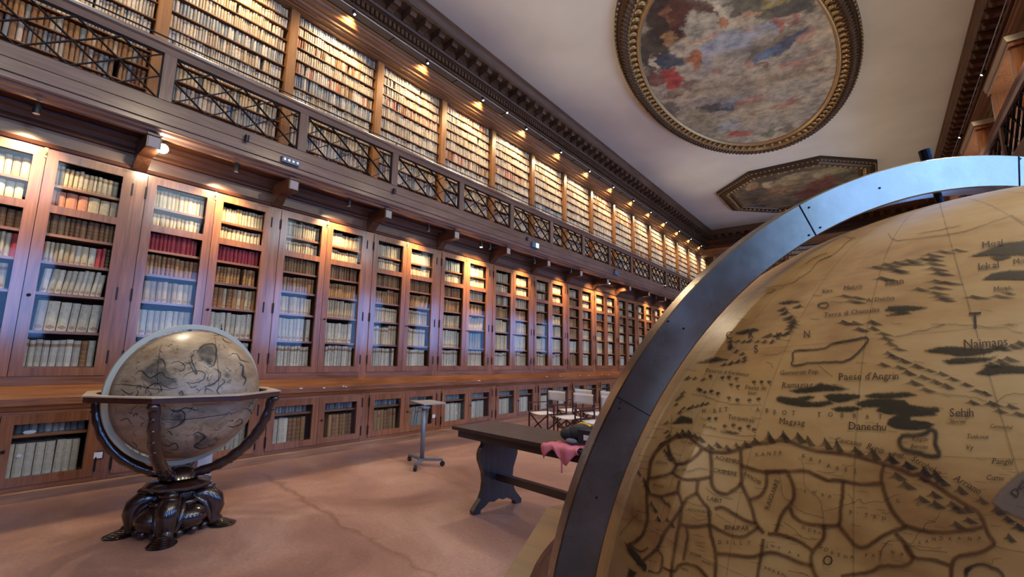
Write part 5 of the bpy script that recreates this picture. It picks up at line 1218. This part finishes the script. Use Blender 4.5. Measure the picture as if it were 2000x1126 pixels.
word('Turqueitan', 1448, 816, 52, -8); word('Yacbun', 1386, 833, 28, -14); word('Gomoron Pop.', 1562, 726, 76, 2, 0.2); word('Ramagiag', 1557, 751, 62, 1, 0.2); word('Deserto di Karakatay', 1421, 726, 86, -6, 0.25); word('Paese de', 1476, 756, 42, -2, 0.2); word('Issat', 1469, 766, 18, -2, 0.2)
word('Terra di Chansales', 1664, 609, 108, 6, 0.2, hmul=.85); word('Sillan', 1747, 549, 38, 6, hmul=.8); word('Mekrit', 1666, 560, 38, 6, 0.2, hmul=.8); word('Al Delchia', 1719, 583, 56, 5, 0.2, hmul=.8); word('Kirs', 1616, 567, 20, 6, hmul=.8)
word('Iekal', 1931, 518, 42, 7, hmul=.8); word('Moal', 1939, 475, 42, 9, hmul=.75); word('Mo', 1990, 509, 22, 8, hmul=.8); word('Moan', 1958, 562, 34, 8, hmul=.8)
letters('CRLNS', [(1424, 654), (1467, 653), (1520, 655), (1576, 652), (1476.5, 681)], 15)
letters('HIBETIABBOTTOBBAT', [(1375, 801), (1386, 801), (1396, 802), (1407, 800), (1418, 799), (1466, 798), (1480, 799), (1498, 801), (1513, 804), (1532, 805), (1550, 806), (1600, 809), (1622, 809), (1645, 810), (1669, 811), (1694, 813), (1720, 813)], 9)
letters('KANER', [(1479, 887), (1490, 886), (1502, 885), (1514, 884), (1525, 883)], 8)
letters('KAFARES', Q(ZF, (355, 195), (410, 220), (480, 240), (545, 270), (615, 290), (680, 300), (750, 315)), 9)
word('O', 1617, 1094, 19, 4, hmul=1.1); word('O', 1387, 1002, 8, hmul=1.4); word('ACHEMIRE', 1421, 897, 50, -12); word('CASIMERE', 1416, 921, 48, -10); word('BANCHIS', 1470, 933, 38, -32); word('RAIGUARE', 1508, 965, 62, 70)
letters('DELLY', Q(ZE, (810, 858), (870, 860), (925, 862), (975, 864), (1035, 862)), 8); word('LADOWAS', 1359, 996, 40, -8); word('JENUPAR', 1439, 1030, 50, -3); letters('NDBA', Q(ZF, (350, 745), (400, 765), (440, 775), (475, 785)), 7)
letters('EWBA', Q(ZF, (365, 465), (435, 475), (500, 495), (555, 505)), 7); letters('BITAN', Q(ZF, (715, 625), (770, 635), (835, 650), (900, 665), (970, 675)), 8); letters('GORENAPATNA', Q(ZF, (485, 890), (525, 915), (575, 940), (625, 955), (675, 970), (725, 970), (835, 960), (890, 960), (940, 940), (1040, 935), (1110, 950)), 8)
letters('KANDKANA', Q(ZG, (335, 895), (380, 885), (430, 870), (480, 865), (540, 868), (600, 865), (670, 868), (735, 862)), 8); letters('JAYAR', Q(ZF, (70, 880), (115, 890), (165, 905), (245, 935), (315, 960)), 7); letters('ANKBAL', Q(ZF, (60, 1055), (90, 1065), (125, 1080), (160, 1095), (190, 1105), (215, 1115)), 7)
word('Rupis', *Q(ZF, (905, 135))[0], 36, -16, 0.25); word('quel', *Q(ZF, (1080, 182))[0], 22, -18, 0.25); word('Caucasus', *Q(ZF, (700, 85))[0], 52, -10, 0.25); word('Strobelus', *Q(ZG, (380, 375))[0], 64, -28, 0.25); word('Arriano', *Q(ZG, (655, 500))[0], 60, -30, 0.25)
word('Tuskoue', *Q(ZG, (725, 178))[0], 42, -2, 0.2); word('Vy', *Q(ZG, (672, 250))[0], 14, 0, 0.2); word('Cumu', *Q(ZG, (842, 456))[0], 34, -2, 0.2); word('Pangle', *Q(ZG, (890, 345))[0], 42, -2, 0.2); word('Siberdal', *Q(ZG, (590, 75))[0], 32, -2, 0.2); word('Camuschal', *Q(ZG, (885, 112))[0], 44, -4, 0.2)
word('Kingdo', *Q(ZG, (335, 195))[0], 32, -3, 0.2); word('Bercian', *Q(ZG, (330, 245))[0], 34, -2, 0.2); word('Des', *Q(ZG, (1000, 525))[0], 36, 55); letters('GO', Q(ZG, (185, 612), (325, 635)), 8); word('ACHA', *Q(ZE, (625, 955))[0], 24, -18); word('TABIA', *Q(ZE, (535, 1065))[0], 20, -20); word('BANDO', *Q(ZE, (720, 1020))[0], 26, -20)
word('ATTOK', *Q(ZE, (365, 245))[0], 22, -12); word('CLITAR', *Q(ZE, (555, 90))[0], 24, -14); word('KLUCK', *Q(ZE, (340, 425))[0], 22, -12); word('PITON', *Q(ZE, (510, 305))[0], 22, 8); word('LABIT', *Q(ZE, (770, 530))[0], 30, -12)
tag(tx.build('map_lettering', INK_TEXT, bsp), kind='stuff')

# ---- the celestial globe by the bookcases
CLG = np.array([2.16, 1.457, 1.124]); AZL = math.radians(4.8)
TOPP = paper('horizon_paper', (0.36, 0.26, 0.16), (0.50, 0.40, 0.28), (0.58, 0.48, 0.36), 5)
DREDW = wood('dark_red_rim_wood', 0, (0.018, 0.005, 0.004), (0.045, 0.013, 0.009), (0.08, 0.028, 0.018), 0.35, 0.3)
cel, csp, crg = build_globe('star_globe', 'star globe on a dark carved wooden stand in front of the bookcases', 'globe', CLG, AZL, math.radians(20), math.radians(-79.4), 0.722, PAPER2, PALEBRASS, DREDW, TOPP, math.radians(-34.4), math.radians(-26))
ZL = (150, 620, 3.7525)
st = Decal(CLG, GR); sw = Decal(CLG, GR)
for wd, pts in ((2.6, ((820, 310), (850, 380), (880, 410), (840, 300), (870, 270))), (3.2, ((880, 260), (930, 200), (1010, 200), (1020, 290), (1000, 350), (960, 360))), (2.4, ((1000, 370), (1050, 400), (1040, 450), (990, 490), (920, 510))), (1.8, ((770, 440), (830, 400), (900, 390), (940, 410), (920, 460), (850, 480), (790, 470))),
                (2.0, ((1060, 440), (1085, 470), (1040, 510), (1030, 545), (1060, 570))), (3.0, ((1190, 330), (1220, 360), (1215, 420), (1240, 450), (1220, 500))), (1.8, ((1130, 260), (1180, 270), (1200, 310), (1270, 330))), (1.8, ((1000, 130), (1060, 130), (1080, 170), (1140, 190))), (1.6, ((560, 520), (600, 480), (640, 500), (700, 520), (760, 500))),
                (2.0, ((500, 560), (520, 510), (590, 480), (620, 520), (580, 560))), (2.2, ((420, 420), (470, 390), (540, 440), (620, 400), (660, 440), (740, 450))), (2.0, ((600, 290), (640, 320), (650, 380))), (1.6, ((690, 340), (740, 320), (790, 350), (770, 390), (720, 370))), (2.2, ((670, 660), (730, 690), (800, 660), (880, 680), (890, 650))),
                (2.2, ((690, 720), (720, 680), (780, 690), (790, 740), (740, 790), (650, 820))), (2.6, ((850, 860), (890, 840), (940, 870), (900, 910), (860, 940), (900, 960), (960, 950))), (1.8, ((1100, 790), (1150, 800), (1210, 770), (1200, 740), (1160, 770))), (1.8, ((620, 920), (670, 940), (720, 920), (740, 960), (680, 970))), (1.6, ((1230, 660), (1270, 680), (1290, 740))),
                (1.6, ((270, 490), (350, 490), (450, 500), (560, 520), (700, 530))), (1.2, ((600, 745), (800, 745), (1000, 720), (1200, 690))), (1.2, ((620, 180), (600, 300), (590, 420), (600, 560))), (1.2, ((1010, 110), (1030, 300), (1040, 450), (1030, 560))), (1.6, ((440, 520), (450, 550), (430, 580))), (1.8, ((320, 520), (380, 560), (420, 540))),
                (2.0, ((330, 940), (390, 980), (440, 1000))), (1.6, ((400, 900), (440, 940), (430, 960))), (1.6, ((310, 760), (370, 740), (400, 780))), (2.0, ((740, 560), (770, 540), (780, 580))), (1.6, ((940, 560), (950, 520), (1000, 540)))):
    st.ribbon(Q(ZL, *pts), wd*1.7, jit=0.35, sub=2.5, taper=True)
for pts in (((480, 380), (560, 330), (640, 360), (700, 430), (740, 470), (660, 510), (540, 490), (470, 440)), ((880, 250), (920, 200), (1010, 200), (1020, 270), (960, 340), (900, 300)), ((950, 300), (1000, 290), (990, 350), (960, 350)), ((690, 720), (780, 690), (790, 770), (700, 810)), ((860, 850), (960, 870), (1050, 880), (1000, 940), (870, 950)),
            ((1200, 340), (1230, 400), (1240, 450), (1210, 430)), ((750, 540), (790, 540), (790, 580), (750, 580)), ((560, 310), (640, 290), (660, 350), (600, 340)), ((1090, 400), (1130, 420), (1110, 440), (1080, 430))):
    sw.patch(Q(ZL, *pts), cell=2.0, soft=6.0, alpha=0.9)
random.seed(77)
for k in range(190):
    a = random.uniform(0, 2*PI); r = math.sqrt(random.random()); x = 360+138*r*math.cos(a); y = 770+118*r*math.sin(a)
    x2, y2 = x+random.uniform(-9, 9), y+random.uniform(-7, 7); x3, y3 = x2+random.uniform(-9, 9), y2+random.uniform(-7, 7)
    st.ribbon([(x, y), (x2, y2), (x3, y3)], random.uniform(1.2, 2.6), jit=0.3, sub=2.0, alpha=random.uniform(.3, .85))
tag(st.build('constellation_lines', INK_STAR, csp), kind='stuff'); tag(sw.build('constellation_wash', INK_STARW, csp), kind='stuff')
o = MB().bar((-0.0, 0, 0), (0.0, 0.0, 0.055), 0.006, 0.006).build('pointer', IRON, cel)
pd = math.cos(math.radians(20))*np.array([0, 0, 1.0])+math.sin(math.radians(20))*np.array([-math.sin(AZL), math.cos(AZL), 0]); o.location = tuple(np.array([0, 0, 1.124])+pd*0.595)

# the sides of both globes that face away from this view carry the same kind of drawing
def far_side(C, name, mat, parent, count, seed, wd):
    rng = np.random.default_rng(seed); D = Decal(C, GR); view = (CAM-C)/np.linalg.norm(CAM-C); n0 = 0
    lim = GR/np.linalg.norm(CAM-C)
    while n0 < count:
        c = rng.normal(size=3); c /= np.linalg.norm(c)
        q = pix(C+GR*c); mg = 0.20*FPX*GR/max(0.3, q[2])
        if c@view > lim-0.22 and -mg < q[0] < 2000+mg and -mg < q[1] < 1126+mg: continue
        n0 += 1
        a = np.cross(c, rng.normal(size=3)); a /= np.linalg.norm(a); b = np.cross(c, a); r0 = rng.uniform(0.06, 0.17); k1, k2, p1, p2 = rng.integers(2, 4), rng.integers(4, 7), rng.uniform(0, 6.3), rng.uniform(0, 6.3)
        span = 2*PI if rng.random() < 0.5 else rng.uniform(2, 4.5); pts = []
        for t in np.linspace(0, span, 44):
            r = r0*(1+0.28*math.sin(k1*t+p1)+0.12*math.sin(k2*t+p2)); p = c+r*(math.cos(t)*a+math.sin(t)*b); pts.append(p/np.linalg.norm(p))
        if any(p@view > lim-0.03 and -15 < pix(C+GR*p)[0] < 2015 and -15 < pix(C+GR*p)[1] < 1141 for p in pts): continue
        base = len(D.v); n = len(pts); wk = wd*rng.uniform(0.5, 1.2)
        for i, p in enumerate(pts):
            dd = pts[min(i+1, n-1)]-pts[max(i-1, 0)]; nn = np.cross(p, dd); nn /= np.linalg.norm(nn)
            for u, al in ((-1, 0), (-.3, .85), (0, 1), (.3, .85), (1, 0)): D.v.append(tuple((p+nn*u*wk/2/GR)*(GR+0.0006))); D.a.append(al)
        for i in range(n-1):
            for k in range(4): D.f.append((base+i*5+k, base+i*5+k+1, base+(i+1)*5+k+1, base+(i+1)*5+k))
    tag(D.build(name, mat, parent), kind='stuff')
far_side(CB, 'map_borders_far_side', INK_BORDER, bsp, 170, 4, 0.008)
far_side(CLG, 'constellations_far_side', INK_STAR, csp, 70, 8, 0.006)

# pale device standing behind the star globe
PG = plain('pale_grey_paint', (0.50, 0.55, 0.62), 0.5)
t = thing('pale_stand', 'pale grey stand half hidden behind the star globe', 'stand', (0.93, 2.05, 0))
MB().box(-0.09, -0.11, 0, 0.09, 0.11, 0.06).build('base', PG, t); MB().box(-0.05, -0.07, 0.06, 0.05, 0.07, 0.62).build('column', PG, t); MB().box(-0.07, -0.10, 0.62, 0.07, 0.10, 0.72).build('head', PG, t)

# ------------------------------------------------------------------ trestle table
A0 = onZ(882.7, 831.4, 0.77); ta = math.radians(-8.8)
tb = thing('trestle_table', 'dark wooden trestle table with shaped plank legs', 'table', (A0[0], A0[1], 0), ta)
TL, TW = 2.55, 0.63
MB().box(0, 0, 0.738, TL, TW, 0.770).build('tabletop', TBL, tb)
ap = MB().box(0.07, 0.03, 0.672, TL-0.07, 0.055, 0.738).box(0.07, TW-0.055, 0.672, TL-0.07, TW-0.03, 0.738).box(0.07, 0.05, 0.70, 0.11, TW-0.05, 0.738)
ap.build('apron', TBL, tb)
half = [(0.31, 0.0), (0.315, 0.035), (0.27, 0.085), (0.225, 0.13), (0.195, 0.20), (0.185, 0.28), (0.195, 0.36), (0.225, 0.43), (0.25, 0.49), (0.252, 0.54), (0.235, 0.59), (0.205, 0.625), (0.20, 0.672)]
arch = [(-0.23, 0.0), (-0.225, 0.03), (-0.17, 0.055), (-0.12, 0.085), (-0.06, 0.075), (0.0, 0.095), (0.06, 0.075), (0.12, 0.085), (0.17, 0.055), (0.225, 0.03), (0.23, 0.0)]
prof = half+[(-u, v) for u, v in reversed(half)]+arch
for k, lx in enumerate((0.36, TL-0.36)):
    m = MB(); m.prism(prof, lambda u, v, t_: (t_, TW/2+u, v), lx-0.028, lx+0.028); m.build('leg', TLEG, tb)
    m = MB(); m.prism([(-0.22, 0.738), (-0.22, 0.725), (-0.17, 0.70), (-0.10, 0.695), (-0.08, 0.672), (0.08, 0.672), (0.10, 0.695), (0.17, 0.70), (0.22, 0.725), (0.22, 0.738)][::-1], lambda u, v, t_: (lx+u, t_, v), 0.06, TW-0.06); m.build('bearer', TBL, tb)
MB().box(0.33, TW/2-0.03, 0.27, TL-0.33, TW/2+0.03, 0.335).build('stretcher', TBL, tb)
# pink cloth with a black bag on the table
PINK = plain('pink_cloth', (0.62, 0.17, 0.21), 0.8)
c0 = onZ(1072, 864, 0.77)
def tloc(w_): q = np.array([w_[0]-A0[0], w_[1]-A0[1]]); return (q[0]*math.cos(ta)+q[1]*math.sin(ta), -q[0]*math.sin(ta)+q[1]*math.cos(ta))
cx0, _ = tloc(c0)
m = MB(); nx, ny = 18, 18; random.seed(9)
for j in range(ny):
    for i in range(nx):
        u = i/(nx-1); v = j/(ny-1); x = cx0+0.02+0.36*u+0.02*math.sin(v*7); s_ = 0.17-v*(0.30-0.10*abs(math.sin(u*PI*1.4+0.4))**2)   # signed distance inside the table edge
        z = 0.775+0.006*math.sin(u*17+v*5)+0.004*math.sin(v*23)
        if s_ > 0: y_ = s_
        else: y_ = -0.008-0.010*(1+math.sin(u*19)); z = 0.775+s_+0.004*math.sin(u*17)
        m.v.append((x, y_, z))
for j in range(ny-1):
    for i in range(nx-1): m.f.append((j*nx+i, j*nx+i+1, (j+1)*nx+i+1, (j+1)*nx+i))
cl = m.build('pink_cloth', PINK, None, True); cl.location = (A0[0], A0[1], 0); cl.rotation_euler = (0, 0, ta); tag(cl, 'pink cloth hanging over the front edge of the trestle table', 'cloth')
sd = cl.modifiers.new('solid', 'SOLIDIFY'); sd.thickness = 0.003
m = MB().tube([(cx0+0.22, -0.014, 0.70), (cx0+0.225, -0.016, 0.64), (cx0+0.22, -0.014, 0.585)], 0.008, 8); m.build('cord', PINK, cl)
NAVY = plain('black_blue_fabric', (0.010, 0.014, 0.022), 0.6); YEL = plain('yellow_strap', (0.75, 0.45, 0.04), 0.5); GREYF = plain('grey_fabric', (0.16, 0.16, 0.17), 0.9)
bg = thing('tool_bag', 'black bag with yellow handles lying on the pink cloth', 'bag', (A0[0], A0[1], 0.782), ta)
bx = cx0+0.12
MB().ball((bx+0.10, 0.24, 0.075), 0.14, 0.10, 0.075, 16, 10).ball((bx+0.00, 0.22, 0.06), 0.09, 0.09, 0.06, 14, 8).build('body', NAVY, bg, True)
MB().box(bx+0.14, 0.14, 0.01, bx+0.36, 0.33, 0.12).build('pocket', NAVY, bg)
MB().box(bx+0.20, 0.136, 0.045, bx+0.25, 0.140, 0.085).build('patch', WHITEP, bg)
MB().ball((bx+0.08, 0.13, 0.022), 0.055, 0.04, 0.022, 12, 8).ball((bx+0.04, 0.15, 0.02), 0.03, 0.03, 0.02, 10, 6).build('tuft', GREYF, bg, True)
for xx in (bx+0.04, bx+0.19): MB().tube([(xx, 0.26, 0.135), (xx+0.04, 0.26, 0.150), (xx+0.09, 0.26, 0.150), (xx+0.14, 0.26, 0.132)], 0.013, 8).build('handle', YEL, bg, True)

# ------------------------------------------------------------------ wheeled stand
GM = plain('grey_painted_steel', (0.17, 0.20, 0.25), 0.38, 0.3)
hub = onZ(824, 897, 0.08)
ct = thing('wheeled_stand', 'grey steel reading stand on three castors in front of the base cabinets', 'stand', (hub[0], hub[1], 0))
top_z = 0.775
MB().tube([(0, 0, 0.08), (0, 0, top_z)], 0.030, 16).build('column', GM, ct, True)
MB().box(-0.06, -0.06, top_z-0.01, 0.06, 0.06, top_z+0.012).build('bracket', GM, ct)
for px, py in ((811, 915), (800, 895), (864, 905)):
    q = onZ(px, py, 0.03)-hub; q[2] = 0; L = np.linalg.norm(q); dd = q/L
    leg = MB().bar((0, 0, 0.085), tuple(dd*L+np.array([0, 0, 0.085])), 0.05, 0.03).build('leg', GM, ct)
    c = dd*L; MB().tube([tuple(c+np.array([-dd[1], dd[0], 0])*0.018+np.array([0, 0, 0.033])), tuple(c-np.array([-dd[1], dd[0], 0])*0.018+np.array([0, 0, 0.033]))], 0.033, 14).tube([tuple(c+np.array([0, 0, 0.04])), tuple(c+np.array([0, 0, 0.075]))], 0.010, 8).build('castor', BLACK, leg)
K = [onZ(px, py, top_z+0.02)-hub for px, py in ((801, 783.5), (828, 790.5), (871, 787.5), (842, 781.5))]
for q in K: q[2] = top_z+0.015
cc = sum(K)/4; m = MB()
b_ = [tuple(q) for q in K]
m.v = b_+[tuple(q+np.array([0, 0, 0.018])) for q in K]; m.f = [(3, 2, 1, 0), (4, 5, 6, 7), (0, 1, 5, 4), (1, 2, 6, 5), (2, 3, 7, 6), (3, 0, 4, 7)]
m.build('desktop', plain('grey_laminate', (0.33, 0.33, 0.34), 0.4), ct)

# ------------------------------------------------------------------ folding chairs
CANV = plain('white_canvas', (0.70, 0.71, 0.74), 0.85); ROSEW = plain('dark_reddish_wood', (0.055, 0.016, 0.010), 0.4)
def chair(x, y_, rz, label):
    t = thing('folding_chair', label, 'chair', (x, y_, 0), rz, 'white canvas folding chairs')
    w2, d2 = 0.285, 0.22
    # front is -Y, back +Y
    def sheet(f, nu=8, nv=4):
        m = MB()
        for j in range(nv+1):
            for i in range(nu+1): m.v.append(f(i/nu, j/nv))
        for j in range(nv):
            for i in range(nu): a = j*(nu+1)+i; m.f.append((a, a+1, a+nu+2, a+nu+1))
        return m
    o = sheet(lambda u, v: (-w2+2*w2*u, -d2+2*d2*v, 0.455-0.03*math.sin(PI*u))).build('seat', CANV, t, True); o.modifiers.new('s', 'SOLIDIFY').thickness = 0.004
    o = sheet(lambda u, v: (-w2+2*w2*u, d2+0.02+0.035*math.sin(PI*u), 0.665+0.185*v)).build('backrest', CANV, t, True); o.modifiers.new('s', 'SOLIDIFY').thickness = 0.004
    for sx in (-1, 1):
        MB().box(sx*w2-0.011, -d2-0.011, 0.0, sx*w2+0.011, -d2+0.011, 0.62).build('leg', ROSEW, t)
        MB().box(sx*w2-0.011, d2+0.009, 0.0, sx*w2+0.011, d2+0.031, 0.86).build('leg', ROSEW, t)
        MB().box(sx*w2-0.018, -d2-0.03, 0.62, sx*w2+0.018, d2+0.03, 0.636).build('armrest', ROSEW, t)
        MB().box(sx*w2-0.010, -d2, 0.06, sx*w2+0.010, d2+0.01, 0.08).build('stretcher', ROSEW, t)
        MB().box(sx*w2-0.010, -d2, 0.44, sx*w2+0.010, d2+0.01, 0.462).build('seat_rail', ROSEW, t)
    for yy in (-d2, d2+0.02):
        for sg in (-1, 1): MB().bar((sg*w2, yy, 0.07), (-sg*w2, yy, 0.44), 0.020, 0.020, (0, 1, 0)).build('cross_leg', ROSEW, t)
r_ = math.radians(-17)
for x, y_, lb in ((1.80, 7.58, 'white canvas folding chair nearest the cabinets in the front row'), (2.52, 7.36, 'white canvas folding chair in the middle of the front row'), (3.22, 7.12, 'white canvas folding chair half hidden by the bronze ring, front row'),
                  (1.90, 8.45, 'white canvas folding chair in the second row behind the middle one'), (2.62, 8.25, 'white canvas folding chair in the second row by the bronze ring')):
    chair(x, y_, r_, lb)
